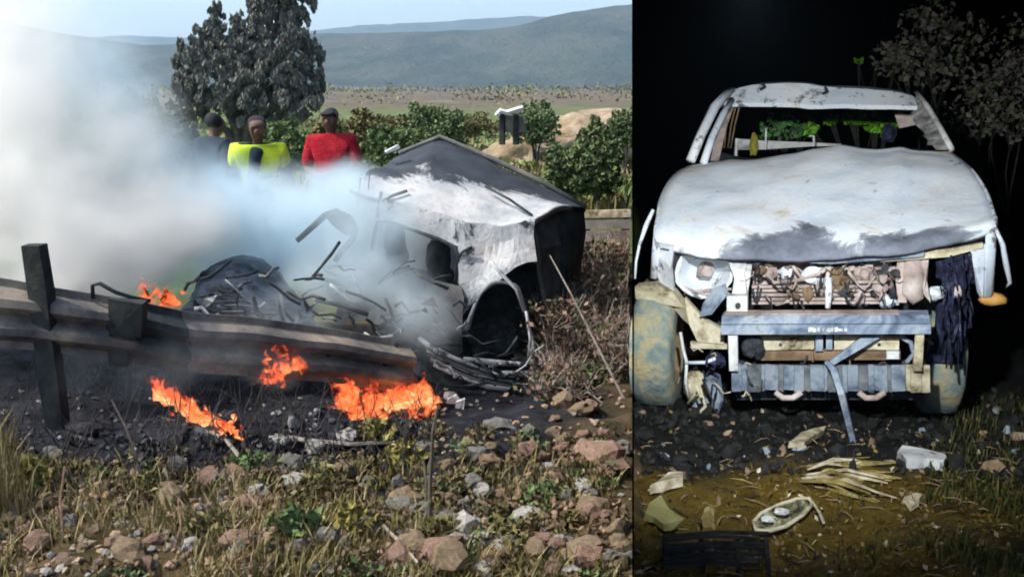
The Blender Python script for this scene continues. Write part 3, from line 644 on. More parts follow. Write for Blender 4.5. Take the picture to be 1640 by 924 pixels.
# black grille on the ground, bottom left
gp = night_at(1130, 900); gr = empty('radiator_grille', gp, 'black slatted grille lying at the bottom of the muddy heap', 'grille')
for k in range(7):
    y_ = 878 + k * 8.5
    b = MB(); a, c = night_at(1062, y_ + 2) + Vector((0, 0, .05)), night_at(1232 + rnd(-20, 8), y_ - 4) + Vector((0, 0, .05))
    b.tube([a, lerp(a, c, .5) + Vector((0, 0, .012)), c], .0085, 4); b.build('slat', M_coal, gr, jitter=.004, fr=6)
b = MB()
for x_ in (1064, 1122, 1180, 1226): b.tube([night_at(x_, 876) + Vector((0, 0, .035)), night_at(x_ + 4, 930) + Vector((0, 0, .035))], .012, 4)
b.build('grille_frame', M_coal, gr)
# charred rubble lumps, stones and grass of the night (uncountable)
b = MB()
for k in range(750):
    px, py = rnd(1016, 1640), rnd(622, 760); p = night_at(px, py)
    r_ = rnd(.006, .022) * (1 + (random.random() < .1)); b.blob(p + Vector((0, 0, r_ * .3)), (r_ * rnd(.8, 2), r_, r_ * rnd(.5, 1)), 1, .7, 1.7, k, Euler((rnd(-1, 1), rnd(-1, 1), rnd(0, 6))).to_matrix(), 0 if random.random() < .9 else random.choice((1, 1, 1, 2)))
tag(b.build('charred_rubble', [M_coal, M_rust, M_blue]), kind='stuff')
b = MB()
for k in range(1500):
    px, py = rnd(1014, 1640), rnd(760, 926); p = night_at(px, py)
    r_ = rnd(.003, .011); b.blob(p + Vector((0, 0, r_ * .2)), (r_ * rnd(.8, 2), r_, r_ * .6), 1, .6, 1.7, k, Euler((0, 0, rnd(0, 6))).to_matrix(), 0 if random.random() < .97 else 1)
tag(b.build('mud_clods', [pm('clod', [(.3, (.05, .03, .004)), (.6, (.14, .09, .014)), (.8, (.26, .19, .05))], 8, .8, .8, .01, rndobj=True), M_wood]), kind='stuff')
b = MB()
for k in range(260):
    px, py = rnd(1016, 1640), rnd(690, 926); p = night_at(px, py); a = rnd(0, 6.28); ln = rnd(.02, .11)
    d = Vector((math.cos(a), math.sin(a), rnd(0, .25))) * ln
    b.tube([p + Vector((0, 0, .006)), p + d * .5 + Vector((0, 0, .012)), p + d + Vector((0, 0, .004))], [.002, .0035, .0015], 3, random.choice((0, 0, 1, 2)))
for k in range(420):
    px, py = rnd(1016, 1640), rnd(640, 926); p = night_at(px, py) + Vector((0, 0, .01)); b.leaf(p, rnd(.008, .022), (0, 0, 1), 1.6, random.choice((0, 1, 1, 1, 2, 2, 0, 3)))
tag(b.build('twig_litter', [M_rust, M_coal, M_straw, M_wood]), kind='stuff')
b = MB()
for k in range(3000):
    px = rnd(1340, 1645); py = rnd(640, 930)
    if random.random() < .55: px = rnd(1480, 1645)
    elif py < 800: continue
    p = night_at(px, py); dens = mn.noise(p * 2.5)
    if dens < -.1: continue
    b.blade(p, rnd(.02, .085), rnd(.004, .010), rnd(.2, .9))
tag(b.build('night_grass', leafm('night_grass_leaf', [(.012, .018, .004), (.03, .045, .008), (.07, .065, .012), (.14, .11, .04)])), kind='stuff')
# bushes behind the pickup
M_nleaf = leafm('night_leaf', [(.08, .09, .06), (.2, .19, .17), (.34, .30, .30), (.42, .37, .26), (.12, .22, .05)])
M_gleaf = leafm('night_green_leaf', [(.12, .40, .02), (.24, .66, .03), (.34, .72, .08), (.10, .28, .03)])
M_twig = pm('grey_twig', [(.3, (.03, .027, .024)), (.7, (.10, .09, .08))], 8)
def night_bush(name, parts, label, m, size, n, group=None, by=0):
    c0 = P(parts[0][0], 462, by or parts[0][2]); c0 = Vector((c0.x, c0.y, hn(c0.x, c0.y)))
    root = empty(name, c0, label, 'bush', group)
    b = MB()
    for px, py, Y, rp, w_ in parts:
        c = P(px, py, Y); r_ = rp * Y / F; b.crown(c, (r_, r_ * .8, r_ * .85), int(n * w_), size, -.02, 3.0)
    b.build('foliage', m, root)
    b = MB()
    for px, py, Y, rp, w_ in parts:
        c = P(px, py, Y)
        b.tube([c0 + Vector((rnd(-.2, .2), 0, 0)), lerp(c0, c, .5) + Vector((rnd(-.25, .25), 0, .1)), c], [.016, .010, .004], 5)
        for q in range(5):
            e = c + Vector((rnd(-1, 1), rnd(-.5, .5), rnd(-.6, .9))) * rp * Y / F
            b.tube([lerp(c0, c, .75), lerp(c, e, .5), e], [.010, .006, .003], 4)
    b.build('stem', M_twig, root)
night_bush('night_bush', [(1490, 40, 12.2, 50, 1), (1440, 90, 12.0, 45, .8), (1550, 60, 12.3, 45, .5), (1500, 105, 11.8, 55, .9)], 'tall dark leafy bush behind the right side of the cab', M_nleaf, .045, 300)
night_bush('night_bush', [(1590, 140, 11.2, 60, 1), (1630, 110, 11.4, 50, .8), (1560, 180, 11.0, 50, .8), (1625, 190, 11.0, 50, .8), (1640, 60, 11.6, 50, .4)], 'grey leaved bush at the far right edge of the night', M_nleaf, .04, 300)
night_bush('night_bush', [(1400, 190, 8.3, 24, 1.2), (1366, 186, 8.3, 18, 1), (1420, 202, 8.4, 20, .8), (1332, 192, 8.3, 9, .4), (1300, 206, 8.5, 12, .3)], 'bright green shrub seen through the empty windscreen', M_gleaf, .045, 110, None, 10.0)
night_bush('night_bush', [(1255, 200, 8.7, 28, .8), (1285, 205, 8.8, 22, .6), (1235, 212, 8.8, 22, .5)], 'dim green shrub seen through the left of the windscreen', leafm('dim_leaf', [(.08, .28, .06), (.16, .42, .10), (.30, .38, .28)]), .04, 90, None, 10.1)
night_bush('night_bush', [(1375, 98, 12.6, 8, 1), (1404, 102, 12.6, 6, .6), (1435, 95, 12.4, 14, 1)], 'small green sprigs above the pickup roof', M_gleaf, .04, 22)

# ------------------------------------------------------------ day: burnt car beyond the guardrail
def fm(name, soot_lo, soot_hi):          # ash-white burnt sheet with soot flakes
    m, t, b = nodes(name); c = coord(t, 'Object')
    base = ramp(t, [(.3, (.24, .26, .28)), (.48, (.42, .44, .45)), (.58, (.55, .55, .54)), (.7, (.34, .30, .27))], nz(t, c, 3, 7, .75))
    k = ramp(t, [(soot_lo, (0, 0, 0)), (soot_hi, (1, 1, 1))], nz(t, c, 2.6, 9, .78, .7))
    t.links.new(mixc(t, k.outputs[0], base.outputs[0], (.035, .045, .055)), b.inputs['Base Color'])
    b.inputs['Roughness'].default_value = .85; b.inputs['Specular IOR Level'].default_value = .2
    bump(t, b, nz(t, c, 10, 7, .75), .8, .02); return m
M_ashcar = fm('ash_white_bodywork', .54, .60)
# roof: the far half is still covered in soot, the near half burnt to white ash (an attribute runs along the sheet)
def roof_mat():
    m, t, b = nodes('half_sooted_roof'); c = coord(t, 'Object')
    a = N(t, 'ShaderNodeAttribute', attribute_name='soot')
    ad = N(t, 'ShaderNodeMath', operation='ADD'); t.links.new(a.outputs['Fac'], ad.inputs[0])
    n = nz(t, c, 2.6, 10, .8, .8); mu = N(t, 'ShaderNodeMath', operation='MULTIPLY_ADD'); t.links.new(n, mu.inputs[0]); mu.inputs[1].default_value = 2.4; mu.inputs[2].default_value = -1.2
    t.links.new(mu.outputs[0], ad.inputs[1])
    k = ramp(t, [(.40, (0, 0, 0)), (.62, (1, 1, 1))], ad.outputs[0])
    base = ramp(t, [(.3, (.28, .31, .34)), (.48, (.44, .46, .47)), (.58, (.56, .56, .55)), (.7, (.36, .32, .30))], nz(t, c, 4, 7, .75))
    dark = ramp(t, [(.3, (.012, .018, .026)), (.7, (.05, .062, .075))], nz(t, c, 5, 5))
    t.links.new(mixc(t, k.outputs[0], base.outputs[0], dark.outputs[0]), b.inputs['Base Color']); b.inputs['Roughness'].default_value = .7
    bump(t, b, nz(t, c, 9, 7, .75), .6, .015); return m
M_seat = pm('charred_seat', [(.35, (.012, .016, .018)), (.7, (.05, .06, .06))], 14, .9, 1, .015)
M_frame = pm('blackened_frame', [(.35, (.015, .02, .022)), (.65, (.06, .075, .08)), (.8, (.22, .24, .24))], 12, .8, .6, .01)
M_sidegrey = pm('sooted_grey_panel', [(.3, (.06, .065, .065)), (.55, (.15, .15, .14)), (.75, (.28, .26, .23))], 4, .85, .7, .015)

CO = P(690, 600, 6.9); CO.z = h(CO.x, CO.y)
car = empty('burnt_car', CO, 'burnt out car lying tilted behind the flames with ash white roof and open shell', 'car')
NL, FL, FR, NR = P(566, 306, 7.25), P(704, 226, 8.2), P(938, 333, 7.9), P(858, 366, 7.0)
near = [(566, 306, 7.25), (606, 318, 7.2), (660, 330, 7.14), (720, 348, 7.07), (790, 362, 7.02), (858, 352, 7.0)]
farE = [(612, 268, 7.7), (640, 250, 8.0), (704, 226, 8.2), (780, 258, 8.1), (870, 300, 8.0), (938, 333, 7.9)]
rows = []
nn = [P(*q) for q in near]; ff = [P(*q) for q in farE]
nn = catm(nn, 6); ff = catm(ff, 6)
for j in range(22):
    a = j / 21; row = []
    for i in range(len(nn)):
        p = lerp(nn[i], ff[i], a); p = p + Vector((0, 0, .05 * math.sin(a * 3.14) + .02 * fbm(p * 3, 3))); row.append(p)
    rows.append(row)
b = MB(); b.grid(rows, thick=(0, .02, -.035)); ro = b.build('roof', roof_mat(), car, True)
at = ro.data.attributes.new('soot', 'FLOAT', 'POINT'); n_ = len(nn)
at.data.foreach_set('value', [sstep(.15, .80, ((i // n_) % 22) / 21 + .12 - .30 * sstep(.45, 1, (i % n_) / (n_ - 1)) * (1 - sstep(.7, 1, ((i // n_) % 22) / 21))) * 1.0 for i in range(2 * n_ * 22)])
b = MB(); b.tube([P(640, 250, 8.0) + Vector((0, 0, .02)), P(704, 226, 8.2) + Vector((0, 0, .03)), P(780, 257, 8.1) + Vector((0, 0, .03)), P(870, 299, 8.0) + Vector((0, 0, .03)), P(938, 333, 7.9)], .022, 6)
b.build('roof_rail', M_sidegrey, ro, True)
b = MB(); b.tube([P(778, 312, 7.45) + Vector((0, 0, .06)), P(815, 332, 7.3) + Vector((0, 0, .06)), P(852, 356, 7.1) + Vector((0, 0, .05))], .010, 5); b.build('roof_seam', M_frame, ro, True)
# flank on the right, hanging from the roof edge
b = MB(); b.grid([[P(938, 333, 7.9), P(898, 346, 7.45), P(860, 356, 7.02)], [P(940, 372, 7.9), P(902, 390, 7.45), P(868, 398, 7.04)], [P(934, 415, 7.85), P(905, 436, 7.45), P(874, 442, 7.08)], [P(926, 470, 7.8), P(905, 490, 7.45), P(878, 500, 7.1)]], thick=(-.03, .01, 0)); b.build('side_panel', M_sidegrey, car, jitter=.05, fr=3)
# face under the roof: white panel above the window, pillars, quarter panel
def strip(upper, lower, m, name, t=(0, .05, 0), jit=.02, n=4, parent=None, sm=False):
    u = catm([P(*q) for q in upper], n); l = catm([P(*q) for q in lower], n)
    b = MB(); b.grid([u, [lerp(a, c, .33) for a, c in zip(u, l)], [lerp(a, c, .66) for a, c in zip(u, l)], l], thick=t); return b.build(name, m, parent or car, sm, jitter=jit, fr=5)
strip([(566, 306, 7.24), (606, 318, 7.19), (660, 330, 7.13), (720, 348, 7.06), (760, 360, 7.0)], [(604, 350, 7.15), (625, 356, 7.12), (665, 368, 7.07), (705, 382, 7.02), (740, 396, 6.98)], M_ashcar, 'roof_edge')
strip([(740, 352, 7.02), (790, 362, 7.0), (830, 358, 6.98), (860, 354, 6.98)], [(738, 450, 6.92), (775, 440, 6.88), (812, 428, 6.86), (858, 420, 6.9)], M_ashcar, 'quarter_panel', jit=.05)
strip([(738, 450, 6.92), (775, 438, 6.88), (812, 428, 6.86), (846, 422, 6.88)], [(735, 520, 6.85), (748, 490, 6.8), (772, 462, 6.78), (800, 448, 6.78)], fm('flaked_arch_metal', .46, .6), 'arch_panel', jit=.05)
def rod(name, pts, r, m, parent=None, n=6, jit=.004):
    b = MB(); b.tube([P(*q) for q in pts], r, n); return b.build(name, m, parent or car, True, jitter=jit, fr=9)
wf = rod('window_frame', [(596, 402, 7.15), (600, 375, 7.13), (605, 356, 7.12), (625, 356, 7.1), (665, 370, 7.05), (705, 384, 7.0), (728, 396, 6.96), (734, 410, 6.94), (730, 452, 6.92)], .014, M_frame)
rod('window_strut', [(604, 350, 7.15), (608, 325, 7.18), (610, 308, 7.2)], .012, M_frame)
rod('window_strut', [(560, 306, 7.2), (588, 318, 7.2), (610, 324, 7.18)], .014, M_frame)
rod('window_strut', [(612, 324, 7.17), (628, 314, 7.2), (652, 306, 7.25)], .012, M_frame)
rod('window_strut', [(733, 412, 6.94), (742, 402, 6.93), (756, 396, 6.92)], .010, M_frame)
rod('aerial', [(572, 330, 7.2), (576, 300, 7.22), (577, 286, 7.24)], .004, M_frame)
rod('aerial', [(590, 304, 7.2), (592, 280, 7.24)], .004, M_frame)
def seat(px, py, w_, h_, Y):
    b = MB(); c = P(px, py, Y); s_ = Y / F
    b.blob(c, (w_ * s_ / 2, .07, h_ * s_ / 2), 3, .3, 2.5, px); b.blob(c + Vector((.02, .05, -h_ * s_ * .6)), (w_ * s_ * .62, .08, h_ * s_ * .5), 2, .2, 2, py)
    for v in b.v[:642]:                   # squarer shoulders
        q = v - c; e = (w_ * s_ / 2, .07, h_ * s_ / 2)
        for i in range(3): q[i] = math.copysign(abs(q[i] / e[i]) ** .6, q[i]) * e[i]
        v[:] = c + q
    return b.build('headrest', M_seat, car, True)
seat(632, 384, 34, 54, 7.3); seat(702, 414, 40, 58, 7.15)
strip([(590, 345, 7.75), (640, 360, 7.7), (745, 395, 7.55)], [(590, 440, 7.7), (640, 445, 7.65), (745, 460, 7.5)], pm('smoke_pale_grey', [(.3, (.25, .28, .30)), (.7, (.5, .53, .55))], 4), 'pale_smoke_sheet', jit=.02)  # added pale sheet; its colour stands in for smoke behind the window
strip([(598, 418, 7.5), (640, 425, 7.45), (735, 450, 7.3)], [(598, 520, 7.4), (640, 540, 7.3), (740, 560, 7.1)], M_sidegrey, 'seat_back', jit=.04)
strip([(520, 440, 7.3), (600, 425, 7.1), (680, 445, 6.95), (738, 455, 6.9)], [(540, 520, 7.0), (600, 520, 6.85), (680, 520, 6.75), (738, 524, 6.7)], M_sidegrey, 'lower_panel', jit=.05)
# open door frame standing up on the left
df = rod('door_frame', [(476, 386, 6.9), (498, 366, 6.95), (520, 346, 7.0), (538, 340, 7.02), (558, 350, 7.0), (568, 368, 6.97), (564, 384, 6.94), (548, 402, 6.9), (536, 418, 6.85)], [.020, .022, .026, .03, .032, .03, .026, .022, .02], M_frame)
b = MB()
b.plate([P(521, 347, 7.01), P(540, 339, 7.03), P(561, 352, 7.0), P(566, 372, 6.97), P(556, 378, 6.96), P(535, 362, 6.99)], (0, .02, 0)); b.build('door_corner', M_frame, df, jitter=.01)
# wheel arch: white rim round a dark hollow
ar = [(742, 530, 6.75), (752, 500, 6.75), (772, 468, 6.76), (796, 446, 6.78), (818, 450, 6.8), (838, 475, 6.82), (848, 510, 6.82), (856, 550, 6.8), (860, 590, 6.78)]
u = catm([P(*q) for q in ar], 5); cI = P(800, 530, 6.78)
inn = [lerp(p, cI, .13 + .06 * mn.noise(p * 5)) + Vector((0, .03, 0)) for p in u]
b = MB(); b.grid([u, [lerp(a, c, .5) + Vector((0, -.035, 0)) for a, c in zip(u, inn)], inn, [p + Vector((0, .25, 0)) for p in inn]]); b.build('arch_rim', fm('pale_arch_rim', .58, .66), car, True, jitter=.025, fr=6)
b = MB(); b.grid([[P(x, y, Y) for x in (737, 790, 866, 905)] for y, Y in ((366, 7.4), (440, 7.35), (520, 7.25), (610, 7.1))], thick=(0, .02, 0)); b.build('dark_arch_sheet', M_seat, car, jitter=.04)  # dark sheet put behind arch and panels for the shaded hollow
b = MB(); b.blob(P(792, 545, 7.0), (.18, .08, .16), 3, .35, 3, 3); b.build('wheel_hub', M_seat, car)
rod('arch_strut', [(786, 416, 6.8), (806, 440, 6.76), (826, 462, 6.74), (842, 500, 6.74)], .013, M_ashcar, jit=.02)
rod('arch_strut', [(846, 500, 6.72), (850, 545, 6.7), (848, 580, 6.7)], .010, M_ashcar, jit=.02)
rod('sill', [(742, 574, 6.68), (775, 580, 6.64), (830, 582, 6.64), (858, 584, 6.66)], .020, M_ashcar, jit=.02)
rod('sill', [(735, 590, 6.62), (775, 598, 6.58), (862, 600, 6.62)], .024, M_ashcar, jit=.02)
rod('sill', [(700, 560, 6.62), (730, 575, 6.6), (760, 600, 6.56), (800, 606, 6.58)], .018, M_ashcar)
rod('sill', [(862, 586, 6.62), (868, 612, 6.6), (856, 626, 6.58)], .016, M_ashcar, jit=.02)
for k in range(7):
    rod('crumpled_fold', [(672 + 4 * k, 540 + 7 * k, 6.60 - .01 * k), (700 + 6 * k, 560 + 7 * k, 6.52), (745 + 6 * k, 582 + 6 * k, 6.50), (800 + 8 * k, 606 + 3 * k, 6.54)], rnd(.014, .022), [M_ashcar, M_frame, M_sidegrey][k % 3], jit=.02)
strip([(664, 535, 6.66), (720, 560, 6.64), (780, 600, 6.62), (866, 606, 6.64)], [(664, 600, 6.55), (720, 626, 6.52), (790, 640, 6.52), (868, 632, 6.56)], M_frame, 'bumper', jit=.04)
# bonnet, burst open to the left
B0 = [(292, 500, 6.0), (350, 515, 5.98), (420, 522, 5.98), (508, 534, 6.0)]
B1 = [(306, 468, 6.3), (350, 462, 6.3), (420, 472, 6.3), (502, 514, 6.3)]
B2 = [(328, 438, 6.7), (370, 420, 6.7), (430, 440, 6.7), (496, 500, 6.65)]
B3 = [(345, 425, 7.1), (386, 412, 7.1), (440, 436, 7.1), (490, 494, 7.0)]
cr = [catm([P(*q) for q in r], 8) for r in (B0, B1, B2, B3)]
cols = [catm([r[i] for r in cr], 6) for i in range(len(cr[0]))]
rows = [[c[j] for c in cols] for j in range(len(cols[0]))]
M_bonnet = pm('sooted_blue_bonnet', [(.34, (.008, .011, .015)), (.48, (.03, .042, .06)), (.58, (.09, .11, .14)), (.68, (.04, .045, .05)), (.76, (.3, .31, .31))], 6, .7, .7, .015)
b = MB(); b.grid(rows, thick=(0, .02, -.03)); 
for v in b.v: v += mn.noise_vector(v * 2.2) * .07 + mn.noise_vector(v * 9) * .022
bo = b.build('bonnet', M_bonnet, car, False, jitter=.012, fr=22)
for k in range(4):
    x0 = 322 + 9 * k; rod('bonnet_slat', [(x0, 474 + 9 * k, 6.16 - .04 * k), (x0 + 36, 470 + 9 * k, 6.1 - .04 * k), (x0 + rnd(55, 100), 477 + 9 * k, 6.12 - .04 * k)], .006, M_sidegrey, bo, 5, .02)
rod('bonnet_edge', [(375, 413, 7.1), (392, 412, 7.08), (400, 418, 7.0)], .015, M_frame, bo)
for pts in ([(500, 440, 6.8), (540, 450, 6.8), (575, 462, 6.75)], [(520, 430, 6.9), (560, 425, 6.9), (600, 440, 6.9)], [(540, 470, 6.7), (565, 455, 6.75), (578, 452, 6.75)], [(505, 480, 6.6), (550, 490, 6.6), (590, 505, 6.6)]):
    rod('torn_strip', pts, .016, M_frame, jit=.02)
for k in range(80):                     # tangle of burnt strips and wires between bonnet and arch
    zone = random.random()
    if zone < .5: x0, y0, Y = rnd(470, 735), rnd(430, 560), rnd(6.2, 6.8)
    elif zone < .8: x0, y0, Y = rnd(290, 520), rnd(440, 540), rnd(5.9, 6.2)
    else: x0, y0, Y = rnd(660, 860), rnd(560, 640), rnd(6.35, 6.5)
    a = rnd(-.9, 1.2); ln = rnd(18, 70)
    q = [(x0 + math.cos(a) * ln * t, y0 + math.sin(a) * ln * t + rnd(-7, 7), Y + rnd(-.05, .05)) for t in (0, .33, .66, 1)]
    if min(P(*p).z - h(P(*p).x, P(*p).y) for p in q) < .02: continue
    rod('burnt_wire', q, rnd(.004, .014), [M_frame, M_frame, M_ashcar, M_sidegrey, M_seat][k % 5], None, 4, .02)
for k in range(26):
    x0, y0, Y = rnd(300, 740), rnd(470, 570), rnd(5.95, 6.4); b = MB(); r_ = rnd(.03, .09); c = P(x0, y0, Y)
    if c.z < h(c.x, c.y): continue
    b.plate([c + Vector((rnd(-1, 1) * r_, rnd(-.4, .4) * r_, rnd(-.8, .8) * r_)) for _ in range(4)], (0, .008, 0)); b.build('torn_panel', [M_frame, M_sidegrey, M_bonnet, M_ashcar][k % 4], car, jitter=.02, fr=9)
q = MB(); q.box(P(629, 246, 7.72) + Vector((0, 0, .03)), (.11, .05, .025), Euler((0, -.45, .2)).to_matrix(), j=.006)
tag(q.build('metal_scrap', M_white, origin=P(629, 246, 7.72)), 'small white scrap sticking up at the far left corner of the burnt roof', 'scrap')

# ------------------------------------------------------------ guardrail
Wp = [(0, 0), (.035, 0), (.075, .075), (.11, .08), (.155, .012), (.2, .08), (.235, .075), (.275, 0), (.31, 0)]
M_rail = pm('smoked_guardrail_steel', [(.32, (.05, .048, .05)), (.44, (.15, .135, .125)), (.54, (.27, .225, .18)), (.62, (.40, .33, .25)), (.75, (.16, .14, .12))], 2.8, .7, .5, .01)
GO = P(60, 600, 4.8); GO.z = h(GO.x, GO.y)
gr_ = empty('guardrail', GO, 'smoke stained steel guardrail running from the left edge down to the burnt car', 'guardrail', None)
gp_ = [(-420, 398, 4.7), (-150, 430, 4.74), (0, 447, 4.8), (150, 470, 5.0), (300, 497, 5.3), (450, 515, 5.62), (550, 528, 5.86), (655, 548, 6.1)]
gpts = catm([P(*q) for q in gp_], 6)
def beam(pts, name, m, parent, sc=1.0, tw=.15):
    rows = []
    for i, p in enumerate(pts):
        d = (pts[min(i + 1, len(pts) - 1)] - pts[max(i - 1, 0)]); d.z = 0; d.normalize(); nrm = Vector((d.y, -d.x, 0))
        rows.append([p + Vector((0, 0, -z * sc)) + nrm * (o * sc + tw * z) for z, o in Wp])
    b = MB(); b.grid(rows, thick=(0, .006, 0)); return b.build(name, m, parent, False, jitter=.012, fr=3)
beam(gpts, 'beam', M_rail, gr_, 1.05)
M_post = pm('charred_timber', [(.35, (.012, .014, .014)), (.6, (.05, .055, .05)), (.8, (.12, .12, .10))], 6, .9, .8, .01)
def post(px, top, Y, wpx, name='post', m=M_post, parent=None, lean=0, zb=None):
    a = P(px, top, Y); w_ = wpx * Y / F; b = MB()
    zz = h(a.x, a.y) - .15; k = 5; pts = [Vector((a.x + lean * (1 - i / k), a.y, lerp(zz, a.z, i / k))) for i in range(k + 1)]
    b.tube(pts, [w_ * .62] * k + [w_ * .58], 4); return b.build(name, m, parent, False, jitter=.012, fr=6)
for i in range(4, len(gpts) - 2, 5):
    b = MB(); p = gpts[i]; d = (gpts[i + 1] - gpts[i - 1]).normalized(); nrm = Vector((d.y, -d.x, 0)).normalized()
    b.tube([p + nrm * .02 - Vector((0, 0, .165)), p + nrm * .05 - Vector((0, 0, .165))], .017, 6); b.build('bolt', M_frame, gr_)
q_ = gpts[20]; d_ = (gpts[21] - gpts[19]).normalized()
beam([q_ + d_ * t_ + Vector((d_.y, -d_.x, 0)) * .012 for t_ in (0, .1, .2, .3)], 'lap_joint', M_frame, gr_, 1.06)
post(57, 393, 4.83, 36, parent=gr_, lean=.03)
post(-330, 372, 4.8, 36, parent=gr_)
b = MB(); b.box(P(202, 508, 5.0), (.16, .10, .19), Euler((0, .1, .1)).to_matrix(), j=.01); b.box(P(190, 540, 5.02), (.09, .09, .28), None, j=.01)
bk = b.build('spacer_block', M_post, gr_, jitter=.015)
b = MB(); b.tube([P(149, 478, 4.98), P(148, 457, 4.98), P(160, 454, 4.98), P(185, 468, 5.0), P(214, 477, 5.04), P(240, 482, 5.1)], .011, 6); b.build('bent_bolt', M_frame, gr_, True)
# short rail at the right edge beyond the car
g2 = empty('guardrail', Vector((1.0, 9.3, h(1.0, 9.3))), 'short grey brown guardrail at the right edge beyond the burnt car', 'guardrail')
pts = [P(925, 338, 9.3), P(960, 339, 9.25), P(1000, 339.5, 9.2), P(1010, 339.5, 9.18)]
M_tan = pm('weathered_rail', [(.3, (.14, .12, .10)), (.55, (.27, .24, .21)), (.75, (.4, .37, .32))], 5, .8, .4, .01)
b = MB(); b.plate([P(922, 338, 9.3), P(1010, 336, 9.18), P(1010, 348, 9.18), P(922, 350, 9.3)], (0, .03, 0)); b.build('top_board', M_wood, g2, jitter=.006)
b = MB(); b.plate([P(922, 353, 9.3), P(1010, 352, 9.18), P(1010, 366, 9.18), P(922, 367, 9.3)], (0, .03, 0)); b.build('board', M_tan, g2, jitter=.006)
b = MB(); b.plate([P(922, 370, 9.3), P(1010, 369, 9.18), P(1010, 388, 9.18), P(922, 388, 9.3)], (0, .03, 0)); b.build('board', M_tan, g2, jitter=.006)
for px in (940, 1002): post(px, 340, 9.36, 12, parent=g2)

# ------------------------------------------------------------ fires
def flame_mat():
    m, t, b = nodes('flame'); t.nodes.remove(b); out = t.nodes['Material Output']
    c = coord(t, 'Object'); g = t.nodes.new('ShaderNodeNewGeometry')
    a = N(t, 'ShaderNodeAttribute', attribute_name='glow_level')
    n = nz(t, c, 13, 5, .7, .8)
    ad = N(t, 'ShaderNodeMath', operation='MULTIPLY_ADD'); t.links.new(n, ad.inputs[0]); ad.inputs[1].default_value = 2.3; t.links.new(a.outputs['Fac'], ad.inputs[2])
    sb = N(t, 'ShaderNodeMath', operation='SUBTRACT'); t.links.new(ad.outputs[0], sb.inputs[0]); sb.inputs[1].default_value = 1.22
    col = ramp(t, [(0, (.42, .016, .010)), (.3, (.80, .045, .020)), (.55, (.98, .11, .035)), (.78, (1, .25, .07)), (1, (1, .62, .28))], sb.outputs[0])
    e = N(t, 'ShaderNodeEmission'); t.links.new(col.outputs[0], e.inputs[0]); e.inputs[1].default_value = .85
    tr = N(t, 'ShaderNodeBsdfTransparent'); lw = N(t, 'ShaderNodeLayerWeight'); lw.inputs[0].default_value = .5
    op = ramp(t, [(.34, (0, 0, 0)), (.8, (.85, .85, .85))], sb.outputs[0])
    f = N(t, 'ShaderNodeMath', operation='SUBTRACT', use_clamp=True); t.links.new(op.outputs[0], f.inputs[0]); t.links.new(lw.outputs['Facing'], f.inputs[1])
    mx = N(t, 'ShaderNodeMixShader'); t.links.new(f.outputs[0], mx.inputs[0]); t.links.new(tr.outputs[0], mx.inputs[1]); t.links.new(e.outputs[0], mx.inputs[2])
    t.links.new(mx.outputs[0], out.inputs[0]); return m
M_flame = flame_mat()
def fire(tongues, label, org, wind=-.25):
    b = MB(); heat = []
    tongues = tongues + [(px + random.gauss(0, 14), py + random.gauss(-4, 11), Y + rnd(-.06, .06), rnd(5, 10), rnd(7, 20), ht * .9) for px, py, Y, w_, h_, ht in tongues[::3]]
    for px, py, Y, wpx, hpx, ht in tongues:
        p = P(px, py, Y)
        if p.z < h(p.x, p.y) + .01: p = ground_at(px, py); Y = p.y
        w_ = wpx * Y / F * .5; hh = hpx * Y / F; ph = rnd(0, 6.28); n = 7; k = 9
        s0 = len(b.v); pts = []; rs = []
        for i in range(k):
            a = i / (k - 1)
            sw = w_ * .9 * a * math.sin(ph + a * 5)
            pts.append(p + Vector((sw + wind * hh * a * a, w_ * .5 * a * math.cos(ph + a * 4), hh * a)))
            rs.append(1.35 * w_ * (1.05 - a) ** .6 * (.35 + .65 * min(1, a * 4 + .2)) * (1 + .25 * math.sin(ph + a * 9)) + .001)
        b.tube(pts, rs, n)
        for i in range(k): heat += [ht * (1 - .75 * i / (k - 1))] * n
    for v in b.v: v += mn.noise_vector(v * 26) * .016
    o = b.build('fire', M_flame, origin=org, smooth=True, jitter=.02, fr=11)
    at = o.data.attributes.new('glow_level', 'FLOAT', 'POINT'); at.data.foreach_set('value', heat)
    return tag(o, label, 'fire')
def cluster(x0, x1, ybase, Y, n, wr, hr, ht=(.5, 1.), tilt=0):
    return [(x := rnd(x0, x1), ybase + tilt * (x - x0) + rnd(-6, 6), Y + rnd(-.12, .12), rnd(*wr), rnd(*hr), rnd(*ht)) for _ in range(n)]
fire(cluster(545, 636, 655, 5.9, 62, (10, 24), (20, 84)) + cluster(560, 622, 671, 5.85, 26, (10, 20), (18, 46), (.4, .8)), 'wide orange fire below the end of the guardrail', P(590, 660, 5.9))
fire(cluster(638, 694, 650, 5.95, 42, (12, 26), (20, 62), (.6, 1.15)) + cluster(646, 692, 666, 5.9, 22, (8, 16), (20, 34), (.4, .7)), 'bright yellow and orange fire at the left end of the crumpled bumper', P(666, 660, 5.95))
fire(cluster(425, 490, 592, 5.55, 46, (9, 20), (18, 58), (.35, .8), .0) + cluster(412, 452, 612, 5.55, 30, (8, 16), (22, 46), (.3, .7)), 'red fire burning below the dark bonnet of the car', P(440, 600, 5.55))
fire(cluster(252, 316, 636, 5.0, 60, (9, 20), (14, 46), (.55, 1.1), .55) + cluster(312, 388, 672, 4.9, 60, (8, 18), (10, 30), (.7, 1.25), .43) + cluster(214, 268, 604, 5.1, 26, (6, 12), (6, 16), (.25, .5), .2), 'long diagonal line of flames running down the slope in front of the guardrail', P(310, 660, 5.0))
fire(cluster(226, 290, 474, 5.35, 40, (10, 20), (16, 52), (.35, .75), .35), 'pale red flames behind the top of the guardrail', P(255, 485, 5.35))
